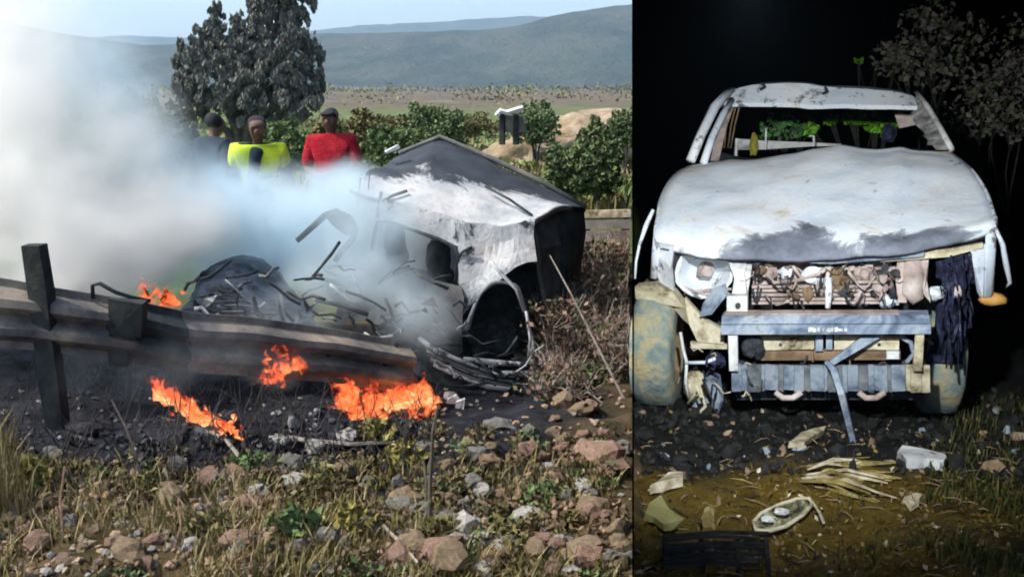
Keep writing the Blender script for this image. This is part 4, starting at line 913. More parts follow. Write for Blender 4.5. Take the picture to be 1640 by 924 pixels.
# smouldering spar under the diagonal flames
sp_ = MB(); sp_.tube([ground_at(262, 668) + Vector((0, 0, .0)), ground_at(322, 700) + Vector((0, 0, .02)), ground_at(396, 728) + Vector((0, 0, .0))], [.012, .022, .014], 6)
tag(sp_.build('burning_spar', M_dark, origin=ground_at(310, 690), jitter=.015), 'blackened spar under the diagonal line of flames', 'spar')

# ------------------------------------------------------------ people beyond the smoke
def skinned(name, vs, es, m, parent, sub=2):
    me = bpy.data.meshes.new(name); M = wm(parent)
    me.from_pydata([Vector(v[0]) for v in vs], es, []); me.materials.append(m)
    o = bpy.data.objects.new(name, me); COL.objects.link(o); o.parent = parent
    a = o.modifiers.new('skin', 'SKIN'); a.use_smooth_shade = True
    for k, v in enumerate(vs): me.skin_vertices[0].data[k].radius = (v[1], v[2] if len(v) > 2 else v[1])
    me.skin_vertices[0].data[0].use_root = True
    s_ = o.modifiers.new('sub', 'SUBSURF'); s_.levels = sub; s_.render_levels = sub
    return o
def human(loc, rz, label, top, legs, cap, armL, armR, skin, scale=1.0, sleeve=.6, vest=None, lean=0.):
    root = empty('person', loc, label, 'person', None, rz); root.scale = (scale,) * 3
    f = lambda x, y, z: Vector((x, y - lean * max(0, z - .95), z))
    vs = [(f(0, 0, .95), .13, .10), (f(0, 0, 1.15), .13, .09), (f(0, .01, 1.33), .13, .06), (f(0, .01, 1.44), .05), (f(0, -.005, 1.49), .042), (f(0, -.02, 1.555), .075, .09), (f(0, -.01, 1.63), .090, .108), (f(0, -.005, 1.69), .07, .08),
          (f(0, -.118, 1.59), .013)]
    es = [(0, 1), (1, 2), (2, 3), (3, 4), (4, 5), (5, 6), (6, 7), (5, 8)]
    def chain(start, pts):
        p = start
        for q in pts: vs.append(q); es.append((p, len(vs) - 1)); p = len(vs) - 1
        return p
    for s_, arm in ((-1, armL), (1, armR)):
        sh = f(s_ * .185, 0, 1.40); el, wr = f(*arm[0]), f(*arm[1])
        e = chain(2, [(sh, .058), (el, .040), (wr, .027), (wr + (wr - el).normalized() * .06, .036, .02)])
        d = (wr - el).normalized(); sd_ = d.cross(Vector((0, 0, 1))).normalized() if abs(d.z) < .9 else Vector((0, 1, 0))
        palm = wr + d * .08
        for k in range(4): chain(e, [(palm + sd_ * (.027 - .018 * k), .010), (palm + sd_ * (.028 - .019 * k) + d * (.045, .052, .05, .038)[k] - Vector((0, 0, .012)), .008)])
        chain(e, [(wr + d * .04 + sd_ * .042, .010), (wr + d * .075 + sd_ * .055, .009)])
    for s_ in (-1, 1): chain(0, [((s_ * .10, 0, .86), .085), ((s_ * .11, -.01, .48), .058), ((s_ * .115, .01, .09), .040), ((s_ * .125, -.14, .03), .036)])
    skinned('body', vs, es, skin, root)
    tv = [(f(0, 0, .93), .16, .125), (f(0, 0, 1.15), .155, .115), (f(0, 0, 1.34), .185, .125), (f(0, .005, 1.47), .075)]; te = [(0, 1), (1, 2), (2, 3)]
    for s_, arm in ((-1, armL), (1, armR)):
        sh = f(s_ * .19, 0, 1.40); el, wr = f(*arm[0]), f(*arm[1])
        tv.append((sh, .078)); te.append((2, len(tv) - 1))
        tv.append((lerp(sh, el, min(1, sleeve * 1.6)), .062)); te.append((len(tv) - 2, len(tv) - 1))
        if sleeve > .7: tv.append((lerp(el, wr, .9), .042)); te.append((len(tv) - 2, len(tv) - 1))
    skinned('shirt', tv, te, top, root)
    lv = [((0, 0, .95), .15, .12)]; le = []
    for s_ in (-1, 1):
        lv += [((s_ * .10, 0, .84), .10), ((s_ * .11, -.01, .48), .075), ((s_ * .115, .01, .10), .06)]; n = len(lv); le += [(0, n - 3), (n - 3, n - 2), (n - 2, n - 1)]
    skinned('trousers', lv, le, legs, root)
    hv = [(f(0, .045, 1.56), .085, .08), (f(0, .03, 1.645), .102, .11), (f(0, .0, 1.71), .085, .095)]; he = [(0, 1), (1, 2)]
    if cap == 'cap': hv += [(f(0, -.11, 1.665), .06, .014), (f(0, -.19, 1.645), .055, .010)]; he += [(1, 3), (3, 4)]
    skinned('cap' if cap == 'cap' else 'hair', hv, he, M_hair, root)
    if vest is not None:
        skinned('vest', [(f(0, 0, .88), .175, .14), (f(0, 0, 1.15), .175, .135), (f(0, 0, 1.33), .21, .15), (f(0, .005, 1.45), .10), (f(-.20, 0, 1.38), .115), (f(.20, 0, 1.38), .115), (f(-.24, 0, 1.22), .085), (f(.25, 0, 1.22), .085)], [(0, 1), (1, 2), (2, 3), (2, 4), (2, 5), (4, 6), (5, 7)], vest, root)
        skinned('jacket_front', [(f(-.05, -.13, .90), .045, .03), (f(-.05, -.135, 1.15), .05, .03), (f(-.03, -.13, 1.33), .06, .03), (f(0, -.07, 1.44), .085, .04)], [(0, 1), (1, 2), (2, 3)], M_navy, root)
        for z_ in (1.02, 1.16):
            b = MB(); M_ = root.matrix_basis
            b.tube([M_ @ f(.165 * math.cos(g), -.01 + .128 * math.sin(g), z_) for g in [k * .3927 for k in range(17)]], .022, 5); b.build('reflective_band', M_frame, root, True)
    return root
M_skin = pm('skin', [(.3, (.11, .06, .042)), (.7, (.18, .10, .07))], 6, .6, 0)
M_hair = pm('black_cloth', [(.3, (.010, .010, .012)), (.7, (.03, .03, .035))], 9)
M_red = pm('red_shirt', [(.3, (.38, .008, .02)), (.5, (.56, .016, .035)), (.7, (.70, .04, .06))], 9, .9, 1, .05)
M_navy = pm('navy_cloth', [(.3, (.010, .018, .03)), (.7, (.025, .045, .065))], 7, .9, .5, .01)
M_vest = pm('hi_vis_yellow', [(.3, (.50, .70, .02)), (.7, (.75, .92, .06))], 6, .8, .3, .005)
M_jean = pm('dark_trousers', [(.3, (.02, .025, .04)), (.7, (.05, .06, .08))], 8)
def stand(px, Y, scale, ztop):
    p = P(px, 200, Y); return Vector((p.x, Y, ztop - 1.80 * scale))
human(stand(530, 9.6, 1.0, P(530, 156, 9.6).z), R(-6), 'person in a red shirt and dark cap standing beyond the smoke', M_red, M_jean, 'cap', ((-.24, -.02, 1.14), (-.06, -.26, 1.10)), ((.25, -.02, 1.14), (.07, -.27, 1.12)), M_skin, 1.0, .62)
human(stand(412, 9.8, 1.0, P(408, 172, 9.8).z), R(12), 'person in an open yellow hi-vis vest standing beyond the smoke', M_navy, M_jean, 'hair', ((-.24, .02, 1.12), (-.2, -.18, .98)), ((.26, .02, 1.14), (.30, -.12, .95)), M_skin, 1.0, 1.0, M_vest, .12)
human(stand(326, 10.9, 1.0, P(326, 170, 10.9).z), R(150), 'person in dark clothing half hidden in smoke beside the tree', M_navy, M_navy, 'hair', ((-.25, -.02, 1.12), (-.22, -.22, 1.02)), ((.25, -.02, 1.12), (.2, -.24, 1.0)), M_skin, 1.0, 1.0, None, .25)

# ------------------------------------------------------------ trees, shrubs, bank
M_cyp = leafm('grey_green_foliage', [(.08, .10, .085), (.14, .15, .125), (.20, .185, .16), (.11, .13, .10), (.25, .21, .185)])
M_green = leafm('green_foliage', [(.06, .11, .04), (.10, .17, .055), (.16, .21, .08), (.08, .12, .05), (.2, .2, .1)])
M_olive = leafm('olive_foliage', [(.05, .055, .02), (.11, .105, .03), (.17, .15, .06), (.22, .18, .08)])
M_dry0 = leafm('straw_leaf', [(.16, .13, .06), (.28, .22, .11), (.12, .12, .05)])
M_bark = pm('grey_bark', [(.3, (.05, .042, .035)), (.7, (.16, .14, .12))], 9, .9, 1, .02)
def tree(name, label, lobes, trunk, m, size, Yb, dens, group=None, up=None, cat='tree', thr=-.18, asp=1.6):
    base = P(trunk[0], 300, Yb); base = Vector((base.x, base.y, h(base.x, base.y))); root = empty(name, base, label, cat, group)
    b = MB()
    for px, py, dy, rx, ry in lobes:
        Y = Yb + dy; k = Y / F; b.crown(P(px, py, Y), (rx * k, (rx + ry) * .5 * k, ry * k), int(dens * rx * ry / 900), size, thr, 2.6, up, asp)
        for q in range(7):              # ragged sprays round each lobe
            g = rnd(0, 6.28); b.crown(P(px + math.cos(g) * rx * 1.02, py + math.sin(g) * ry * 1.02, Y + rnd(-.2, .2)), (rx * .22 * k, rx * .22 * k, ry * .26 * k), int(dens * rx * ry / 16000) + 4, size, -.5, 2, up, asp)
    b.build('crown', m, root)
    b = MB()
    for px, py, dy, rx, ry in lobes:
        c = P(px, py + ry * .3, Yb + dy); mid = lerp(base, c, .55); mid.x = lerp(base.x, c.x, .3)
        b.tube([base - Vector((0, 0, .1)), mid, c], [trunk[1], trunk[1] * .55, trunk[1] * .12], 6)
    b.build('trunk', M_bark, root); return root
tree('cypress_tree', 'tall grey green tree rising above the person in dark clothing', [(312, 105, 0, 30, 44), (300, 150, -.2, 22, 40), (332, 66, .2, 24, 34), (346, 30, .3, 12, 22), (362, 74, .1, 26, 34), (385, 46, .2, 16, 26), (345, 140, -.3, 40, 44), (398, 100, -.1, 36, 46), (425, 40, .2, 30, 44), (412, 2, .3, 14, 30), (440, -10, .2, 30, 36), (468, 10, .3, 24, 34), (488, -10, .3, 18, 34), (478, 62, .1, 26, 36), (505, 96, .3, 13, 30), (448, 110, -.2, 40, 44), (490, 140, .1, 26, 38), (400, 160, -.5, 52, 38), (460, 165, -.4, 44, 34), (430, -80, .3, 40, 50)], (400, .16), M_cyp, .048, 21, 1500, up=(0, 0, -1.6), thr=.10, asp=2.4)
sh = [((585, 205, 15.5), 70, 26, 'low green shrub to the right of the person in red'), ((690, 200, 17), 46, 34, 'rounded green shrub behind the peak of the burnt roof'), ((650, 228, 13.5), 60, 26, 'green shrub just above the burnt roof'), ((858, 190, 19), 34, 24, 'dark green shrub beside the white bent rail'), ((955, 238, 13), 36, 42, 'large green shrub at the right edge of the bank'), ((915, 262, 12), 40, 30, 'green shrub low on the bank right of the roof'), ((1000, 196, 18), 22, 22, 'small shrub on top of the earth bank'), ((270, 205, 16), 42, 36, 'green shrub left of the person in dark clothing'), ((450, 225, 13), 40, 30, 'green shrub between the hi-vis vest and the red shirt'), ((740, 195, 24), 60, 14, 'long low olive shrub on the field edge'), ((210, 190, 20), 44, 40, 'dim shrub half lost in the blue smoke')]
for (px, py, Y), rx, ry, lb in sh:
    tree('shrub', lb, [(px, py, 0, rx, ry), (px - rx * .5, py + ry * .3, -.3, rx * .6, ry * .7), (px + rx * .5, py + ry * .35, -.2, rx * .6, ry * .7), (px - rx * .2, py + ry * .9, -.25, rx * .8, ry * .7), (px + rx * .3, py + ry * 1.0, -.3, rx * .75, ry * .7)], (px, .03), random.choice((M_green, M_green, M_olive)), .04, Y, 1100, 'shrubs on the bank', cat='shrub', thr=-.12)
b = MB()
for k in range(700):
    px = rnd(150, 1010); Y = 13 + 34 * random.random() ** 1.6; p = P(px, 462, Y); p.z = h(p.x, Y); r_ = rnd(.12, .36) * (.6 + Y / 40)
    if p.x + r_ > dvx(Y, p.z) - .1 and Y < 15: continue
    if mn.noise(Vector((p.x * .12, Y * .08, 3))) < -.1: continue
    b.crown(p + Vector((0, 0, r_ * .25)), (r_ * 1.5, r_, r_ * .55), 46, .05 + Y * .0022, -.5, 3, (0, 0, .3), 1.7, random.choice((0, 0, 0, 0, 1, 2)))
for k in range(170):                    # scattered bushes and hedge lines of the far plain
    Y = 80 + 420 * random.random(); row = mn.noise(Vector((k * 3.3, 1, 1))); Y = round(Y / 45) * 45 + rnd(-2, 2) if k % 3 else Y
    px = rnd(0, 1100); p = P(px, 462, Y); p.z = h(p.x, Y); r_ = rnd(.8, 2.2) * (1 + Y / 500)
    b.crown(p + Vector((0, 0, r_ * .25)), (r_ * 2.4, r_, r_ * .5), 40, .0014 * Y + .08, -.5, 3, None, 1.4, random.choice((0, 1, 1, 2)))
M_mead = leafm('meadow_leaf', [(.10, .17, .04), (.16, .23, .06), (.22, .26, .09), (.26, .25, .11), (.12, .19, .06)])
tag(b.build('far_scrub', [M_mead, M_olive, M_dry0]), kind='stuff')
# earth bank and white bent rail
eb = MB(); c = P(950, 204, 20.5); eb.blob(c - Vector((0, 0, .3)), (1.3, 1.0, .62), 4, .35, 2.2, 5); eb.blob(c + Vector((-1.1, -.6, -.55)), (1.0, .8, .45), 4, .35, 2.2, 9)
tag(eb.build('earth_bank', pm('bare_earth', [(.3, (.20, .14, .09)), (.5, (.38, .29, .19)), (.7, (.55, .46, .34))], 3, .95, 1, .06), origin=c, smooth=True), kind='structure')
wr = empty('bent_rail', P(815, 215, 18), 'white bent rail resting on short dark posts on the bank', 'rail')
b = MB(); b.tube([P(795, 186, 18), P(802, 178, 18), P(812, 181, 18), P(838, 173, 18)], .05, 5); b.build('rail', M_white, wr)
for px, y0, y1 in ((804, 182, 232), (826, 184, 232)):
    b = MB(); b.tube([P(px, y0, 18.1), P(px, y1, 18.1)], .06, 5); b.build('post', M_post, wr)
b = MB(); b.plate([P(806, 186, 18.2), P(838, 184, 18.2), P(842, 212, 18.2), P(804, 212, 18.2)], (0, .05, 0)); b.build('board', M_sidegrey, wr, jitter=.03)

# ------------------------------------------------------------ rocks, weeds, twigs of the near slope
RC = {'grey': [(.3, (.13, .125, .11)), (.6, (.28, .27, .24)), (.8, (.38, .36, .32))], 'tan': [(.3, (.18, .13, .08)), (.6, (.36, .27, .17)), (.8, (.48, .38, .26))],
      'pinkish': [(.3, (.20, .12, .085)), (.6, (.40, .26, .19)), (.8, (.52, .38, .30))], 'white': [(.3, (.40, .38, .34)), (.6, (.62, .60, .55)), (.8, (.74, .72, .66))], 'blackened': [(.3, (.02, .022, .025)), (.6, (.08, .08, .085)), (.8, (.2, .2, .2))]}
RM = {k: pm(k + '_rock', v, 5, .92, .9, .02, rndobj=True) for k, v in RC.items()}
meshes = {}
def rock_mesh(col, k):
    if (col, k) not in meshes:
        b = MB(); b.blob((0, 0, 0), (1, .85, .7), 2, .55, 1.3, k * 3 + len(col)); me = bpy.data.meshes.new('rock'); me.from_pydata([v + mn.noise_vector(v * 2.5) * .08 for v in b.v], [], b.f); me.materials.append(RM[col])
        meshes[(col, k)] = me
    return meshes[(col, k)]
def rock(px, py, wpx, hpx, col, label, group=None):
    p = ground_at(px, py); k = p.y / F * 1.02
    o = bpy.data.objects.new('rock', rock_mesh(col, random.randrange(5))); COL.objects.link(o)
    o.scale = (wpx * k * .5, wpx * k * .45, hpx * k * .62); o.location = p + Vector((0, 0, hpx * k * .20)); o.rotation_euler = (rnd(-.3, .3), rnd(-.25, .25), rnd(0, 6.28) if wpx < 1.6 * hpx else rnd(-.4, .4))
    return tag(o, label, 'rock', group)
big = [(965, 742, 92, 52, 'pinkish', 'largest pinkish boulder at the right edge below the dry brush'), (842, 735, 44, 48, 'pinkish', 'upright pinkish rock left of the largest boulder'), (893, 846, 32, 38, 'pinkish', 'small pinkish rock alone in the dark hollow below the boulder'), (756, 782, 40, 36, 'grey', 'round pale grey rock beside the dark upright stalks'), (905, 708, 34, 26, 'tan', 'tan rock just above the largest boulder'), (276, 802, 54, 46, 'tan', 'rounded tan rock among grass below the diagonal flames'), (470, 690, 22, 40, 'white', 'white upright stone in the pile below the fires'), (450, 712, 40, 22, 'white', 'flat white stone at the left of the pile below the fires'), (505, 722, 36, 32, 'white', 'white stone at the centre of the pile below the fires'), (465, 752, 50, 40, 'grey', 'grey stone at the foot of the pile below the fires'), (415, 793, 38, 28, 'white', 'white stone low on the slope below the pile'), (548, 760, 46, 34, 'tan', 'broad tan stone right of the pile'), (640, 790, 30, 44, 'grey', 'tall grey stone left of the dark upright stalks'), (990, 855, 46, 40, 'tan', 'tan rock at the right edge near the bottom'), (860, 885, 54, 36, 'tan', 'flat tan rock low at the right near the bottom'), (948, 900, 62, 44, 'pinkish', 'wide pinkish rock in the bottom right corner of the slope'), (182, 872, 34, 26, 'pinkish', 'pinkish rock on the brown patch at bottom left'), (305, 880, 34, 34, 'white', 'pale rock at the bottom left of the grass'), (380, 885, 44, 32, 'grey', 'grey rock in the dark hollow at the bottom'), (520, 870, 50, 40, 'grey', 'grey rock under the yellow weeds at the bottom'), (720, 640, 26, 18, 'white', 'white stone at the foot of the crumpled bumper'), (85, 728, 30, 20, 'grey', 'grey stone on burnt ground near the left edge'), (140, 690, 60, 26, 'blackened', 'large blackened stone on burnt ground under the guardrail post'), (75, 800, 36, 20, 'tan', 'tan stone at the left edge of the dry grass'), (800, 690, 60, 30, 'grey', 'long grey stone beneath the wheel arch'), (930, 660, 44, 26, 'tan', 'tan stone under the dry brush'), (770, 735, 52, 32, 'grey', 'mossy grey stone above the round pale rock')]
SHORT = ['largest pinkish boulder', 'upright pinkish rock', 'lone small pinkish rock', 'round pale grey rock', 'tan rock above the boulder', 'rounded tan rock in the grass', 'white upright stone', 'flat white stone of the pile', 'white stone in the middle of the pile', 'grey stone at the foot of the pile', 'white stone below the pile', 'broad tan stone', 'tall grey stone', 'tan rock at the right edge', 'flat tan rock', 'wide pinkish corner rock', 'pinkish rock on the brown patch', 'pale rock in the bottom grass', 'grey rock in the bottom hollow', 'grey rock under the yellow weeds', 'white stone under the bumper', 'grey stone near the left edge', 'large blackened stone', 'tan stone at the left edge', 'long grey stone under the arch', 'tan stone under the brush', 'mossy grey stone']
for a in big: rock(*a)
cnt = 0; tries = 0; zones = {}
while cnt < 250 and tries < 4000:
    tries += 1
    px = rnd(0, 1008); py = 640 + 284 * random.random() ** .8
    burnt = py < 735 - .05 * max(0, px - 300) and px < 690
    col = random.choice(('blackened', 'blackened', 'blackened', 'grey', 'white')) if burnt else random.choice(('grey', 'tan', 'tan', 'pinkish', 'pinkish', 'grey', 'white') if px > 450 else ('tan', 'tan', 'pinkish', 'grey', 'tan'))
    if px > 560 and py < 680 and px < 880: continue
    if px < 450 and not burnt and random.random() < .45: continue
    sz = rnd(11, 29) * (1 + .9 * (random.random() < .22)) * (.75 + .5 * sstep(680, 900, py)) * (1 + .4 * sstep(560, 760, px))
    zone = 'on burnt ground behind the grass' if burnt else 'among dry grass below the flames' if px < 430 else 'on the slope below the burnt car' if px < 720 else 'on the rubble below the wheel arch and dry brush'
    lab = f'{"small" if sz < 17 else "medium"} {col} stone lying {zone}'
    if sz >= 15 and big:
        hb = min(big, key=lambda q: (q[0] - px) ** 2 + (q[1] - py) ** 2); dx, dy = px - hb[0], py - hb[1]
        if dx * dx + dy * dy < 95 ** 2:
            short = SHORT[big.index(hb)]
            lab = f'{"large" if sz > 26 else "medium"} {col} stone just {"left of" if dx < -abs(dy) else "right of" if dx > abs(dy) else "behind" if dy < 0 else "in front of"} the {short}'
    rock(px, py, sz, sz * rnd(.5, .9), col, lab, f'{col} stones strewn over the near slope'); cnt += 1
b = MB()
for k in range(1300):
    px, py = rnd(-30, 1010), 620 + 306 * random.random() ** .75
    p = ground_at(px, py); r_ = rnd(.005, .019); burnt = py < 740 - .05 * max(0, px - 300) and px < 700
    b.blob(p + Vector((0, 0, r_ * .4)), (r_ * rnd(.8, 1.8), r_, r_ * rnd(.5, 1)), 1, .6, 1.6, k, Euler((rnd(-.5, .5), rnd(-.5, .5), rnd(0, 6))).to_matrix(), (random.choice((4, 4, 4, 0)) if burnt else random.choice((0, 1, 1, 2))) if random.random() < .985 else 3)
tag(b.build('gravel', [RM['grey'], RM['tan'], RM['pinkish'], RM['white'], RM['blackened']]), kind='stuff')
# low scrub: olive, brown and charred leaf clumps and thin burnt stems that nobody could count
b = MB()
for k in range(420):
    px, py = rnd(-60, 1000), rnd(690, 960); p = ground_at(px, py, 2.2)
    if mn.noise(p * 1.3 + Vector((4, 0, 0))) < -.05 and px < 560: continue
    r_ = rnd(.025, .075); mi = 3 if (py < 735 and px < 660) else random.choice((0, 0, 1, 2, 2, 2, 2))
    if p.x + r_ > dvx(p.y, p.z) - .02: continue
    b.crown(p + Vector((0, 0, r_ * .35)), (r_ * 1.4, r_, r_ * .7), 38, .016, -.5, 3, (0, 0, .5), 2.0, mi)
tag(b.build('low_scrub', [M_olive, M_green, leafm('brown_scrub_leaf', [(.06, .04, .02), (.12, .085, .04), (.20, .14, .08), (.09, .08, .03)]), leafm('charred_leaf', [(.012, .013, .014), (.03, .03, .03), (.06, .055, .05)])]), kind='stuff')
b = MB()
for k in range(420):
    px, py = rnd(-40, 700), rnd(590, 770); p = ground_at(px, py); hh = rnd(.05, .26); d = Vector((rnd(-.12, .12), rnd(-.1, .1), hh))
    b.tube([p, p + d * .5 + Vector((rnd(-.03, .03), 0, 0)), p + d], [.0035, .0025, .001], 3)
    if k % 2: b.tube([p + d * .5, p + d * .5 + Vector((rnd(-.08, .08), 0, rnd(.02, .1)))], [.002, .001], 3)
tag(b.build('burnt_stems', pm('burnt_stem', [(.35, (.015, .014, .014)), (.7, (.09, .08, .075))], 8)), kind='stuff')
# dry grass tufts
b = MB()
for k in range(1100):
    px, py = rnd(-60, 1008), rnd(745, 960); p0 = ground_at(px, py, 2.2)
    if mn.noise(p0 * 1.7) < -.12: continue
    mi = 0 if px < 420 else random.choice((0, 0, 1)); hgt = rnd(.03, .10)
    for q in range(random.randrange(5, 12)):
        p = p0 + Vector((random.gauss(0, .035), random.gauss(0, .03), 0)); p.z = h(p.x, p.y) - .005
        if p.x > dvx(p.y, p.z) - .01: continue
        b.blade(p, hgt * rnd(.6, 1.4), rnd(.004, .009), rnd(.3, 1.1), mi)
for k in range(500):                    # tall straw at the left edge
    px, py = abs(random.gauss(0, 28)) - 20, rnd(735, 830); p = ground_at(px, py); b.blade(p, rnd(.10, .26), rnd(.004, .008), rnd(.2, .6), 0)
M_dry = leafm('dry_grass_leaf', [(.16, .12, .05), (.28, .22, .10), (.38, .31, .16), (.20, .17, .06), (.10, .10, .03)])
M_weed = leafm('green_grass_leaf', [(.07, .08, .02), (.14, .13, .03), (.22, .19, .06), (.12, .10, .03)])
tag(b.build('dry_grass', [M_dry, M_weed]), kind='stuff')
# grass of the green bank behind
b = MB()
for k in range(14000):
    px, py = rnd(170, 1006), 190 + 156 * random.random(); p = ground_at(px, py, 9, 45)
    if p.y > 44 or p.x > dvx(p.y, p.z) - .05: continue
    b.blade(p, rnd(.10, .30), rnd(.02, .05), rnd(.3, .9), 0 if mn.noise(p * .5) > -.1 else 1)
tag(b.build('bank_grass', [leafm('bank_grass_leaf', [(.09, .17, .03), (.14, .22, .05), (.20, .25, .08), (.26, .25, .12)]), M_dry]), kind='stuff')
# weeds: leafy clumps
wd = [(560, 850, 46, 40, 'yellow green weed spreading at the bottom below the pile of stones', 2), (520, 780, 44, 30, 'olive weed among the stones right of the pile', 0), (950, 615, 40, 34, 'bright green weed at the foot of the dry brush', 1), (600, 700, 40, 26, 'singed yellow weed right under the wide orange fire', 2), (470, 850, 50, 34, 'dark green weed in the hollow at the bottom', 1), (700, 860, 46, 30, 'grey green weed at the bottom below the round pale rock', 0), (235, 790, 40, 26, 'olive weed left of the rounded tan rock', 0), (50, 770, 40, 40, 'straw coloured weed at the left edge of the slope', 2), (340, 850, 50, 28, 'olive weed left of the dark hollow', 0), (870, 800, 46, 28, 'dark green weed under the largest boulder', 1), (800, 860, 40, 26, 'olive weed left of the small pinkish rock', 0), (650, 735, 40, 26, 'dry weed beside the dark upright stalks', 2), (410, 745, 30, 20, 'green weed left of the white stones', 1)]
for px, py, rx, ry, lb, mi in wd:
    p = ground_at(px, py); k = p.y / F; root = empty('weed', p, lb, 'weed', 'weeds on the near slope'); b = MB()
    b.crown(p + Vector((0, 0, ry * k * .35)), (rx * k, rx * k * .8, ry * k * .8), 260, .022, -.25, 3, (0, 0, .6), 2.2)
    b.build('foliage', [M_olive, M_green, leafm('yellow_weed_leaf', [(.14, .12, .03), (.26, .22, .06), (.34, .30, .10), (.12, .12, .04)])][mi], root)
    b = MB()
    for q in range(9): b.tube([p, p + Vector((rnd(-1, 1) * rx * k, rnd(-1, 1) * rx * k, ry * k * rnd(.6, 1.1)))], [.004, .002], 4)
    b.build('stem', M_bark, root)
# dry brush on the right of the car
M_brush = [pm('dry_brown_twig', [(.3, (.10, .06, .045)), (.7, (.26, .16, .12))], 12), pm('pale_twig', [(.3, (.22, .19, .15)), (.7, (.42, .38, .32))], 12), pm('dark_twig', [(.3, (.03, .025, .02)), (.7, (.09, .075, .06))], 12)]
M_bl = leafm('dry_brush_leaf', [(.10, .055, .035), (.20, .12, .08), (.30, .20, .15), (.09, .085, .03), (.05, .07, .03), (.14, .12, .05)])
br_ = [(905, 560, 7.0, 50, 90, 'tangled brown brush against the right flank of the burnt car'), (960, 520, 7.6, 48, 90, 'reddish dry brush rising right of the burnt car'), (985, 600, 6.6, 40, 90, 'pale twiggy brush at the right edge above the largest boulder'), (940, 440, 8.4, 46, 60, 'dry brush under the short guardrail'), (900, 640, 6.3, 44, 60, 'low brown brush below the right end of the sill'), (985, 440, 8.6, 30, 60, 'tall dry brush at the right edge under the boards')]
for px, py, Y, rx, hh, lb in br_:
    c = P(px, py, Y); base = Vector((c.x, Y, min(h(c.x, Y), c.z))); k = Y / F; root = empty('dry_brush', base, lb, 'brush', 'dry brush beside the car')
    for mi in range(3):
        b = MB()
        for q in range(80):
            p0 = base + Vector((rnd(-.5, .5) * rx * k, rnd(-.3, .3), 0)); p0.z = h(p0.x, p0.y)
            top_ = P(px, py - hh, Y).z; d = Vector((rnd(-1, 1) * rx * k, rnd(-.35, .35), (top_ - p0.z) * rnd(.3, 1.05)))
            p3 = p0 + d
            for pp in (p0, p3): pp.x = min(pp.x, dvx(pp.y, pp.z) - .03)
            p2 = lerp(p0, p3, .55) + Vector((rnd(-.05, .05), 0, rnd(0, .08)))
            b.tube([p0, p2, p3], [.0055, .004, .0015], 3)
            for z_ in range(2):
                e = lerp(p2, p3, rnd(0, .8)); t_ = e + Vector((rnd(-.1, .1), rnd(-.1, .1), rnd(-.02, .12))); t_.x = min(t_.x, dvx(t_.y, t_.z) - .02); b.tube([e, t_], [.003, .001], 3)
        o = b.build('twig', M_brush[mi], root); o['kind'] = 'stuff'
    b = MB()
    for q in range(1300):
        p = P(px + random.gauss(0, rx * .6), py + rnd(-.9, .6) * hh, Y + rnd(-.4, .4))
        if p.z < h(p.x, p.y) or p.x > dvx(p.y, p.z) - .03: continue
        b.leaf(p, rnd(.012, .034))
    o = b.build('foliage', M_bl, root)
# single stalks
st = [([(688, 850), (690, 770), (694, 690), (700, 655)], .011, 2, 'dark upright stalk standing in front of the bright fire'), ([(680, 830), (682, 770), (678, 735)], .006, 2, 'thin dark stalk left of the dark upright stalk'), ([(610, 840), (640, 880), (670, 915)], .008, 1, 'pale stick lying across the weeds at the bottom'), ([(230, 770), (205, 690), (180, 640)], .006, 2, 'thin burnt stalk leaning left on burnt ground'), ([(275, 775), (283, 690), (292, 620)], .004, 2, 'thin burnt stalk in front of the diagonal flames'), ([(330, 760), (345, 700), (335, 650)], .004, 2, 'thin burnt stalk below the diagonal flames'), ([(1000, 640), (960, 560), (915, 470), (880, 410)], .008, 1, 'long pale stick leaning against the right flank of the car'), ([(935, 470), (905, 420), (890, 395)], .006, 1, 'short pale stick above the dry brush'), ([(440, 700), (490, 716), (560, 722), (650, 718)], .016, 1, 'pale burnt pole lying across the pile of stones'), ([(395, 748), (360, 716), (330, 700)], .010, 1, 'light stick beside the lower end of the diagonal flames'), ([(100, 870), (97, 800), (103, 745)], .005, 0, 'dry stalk standing in the grass at the left'), ([(280, 880), (290, 840), (285, 800)], .005, 0, 'dry stalk under the rounded tan rock')]
for pts, r_, mi, lb in st:
    g = ground_at(*pts[0]); q = [P(px, py, g.y + .12 * i) for i, (px, py) in enumerate(pts)]
    if abs(pts[0][1] - pts[-1][1]) < 80: q = [ground_at(*p) + Vector((0, 0, .03)) for p in pts]
    q[0] = g
    b = MB(); b.tube(q, [r_, r_ * .85, r_ * .7, r_ * .5][:len(q)], 5); tag(b.build('stalk', M_brush[mi], origin=g, jitter=.006, fr=7), lb, 'stick')
# white torn pieces by the bumper
for pts, Y, lb in (([(706, 672), (716, 640), (730, 634), (738, 642), (724, 650), (712, 676)], 6.1, 'white bent strip left of the torn white pieces under the bumper'), ([(730, 645), (744, 640), (742, 660), (734, 682), (727, 668)], 6.05, 'white torn piece under the crumpled bumper'), ([(762, 640), (770, 646), (768, 660), (760, 650)], 6.15, 'small white torn piece right of the larger ones'), ([(362, 732), (378, 724), (386, 732), (372, 738)], 4.75, 'small white flake below the diagonal flames')):
    b = MB(); c = P(*pts[0], Y); b.plate([P(x, y, Y) for x, y in pts], (0, .03, 0)); tag(b.build('torn_plastic', M_white, origin=c, jitter=.01, fr=9), lb, 'debris')

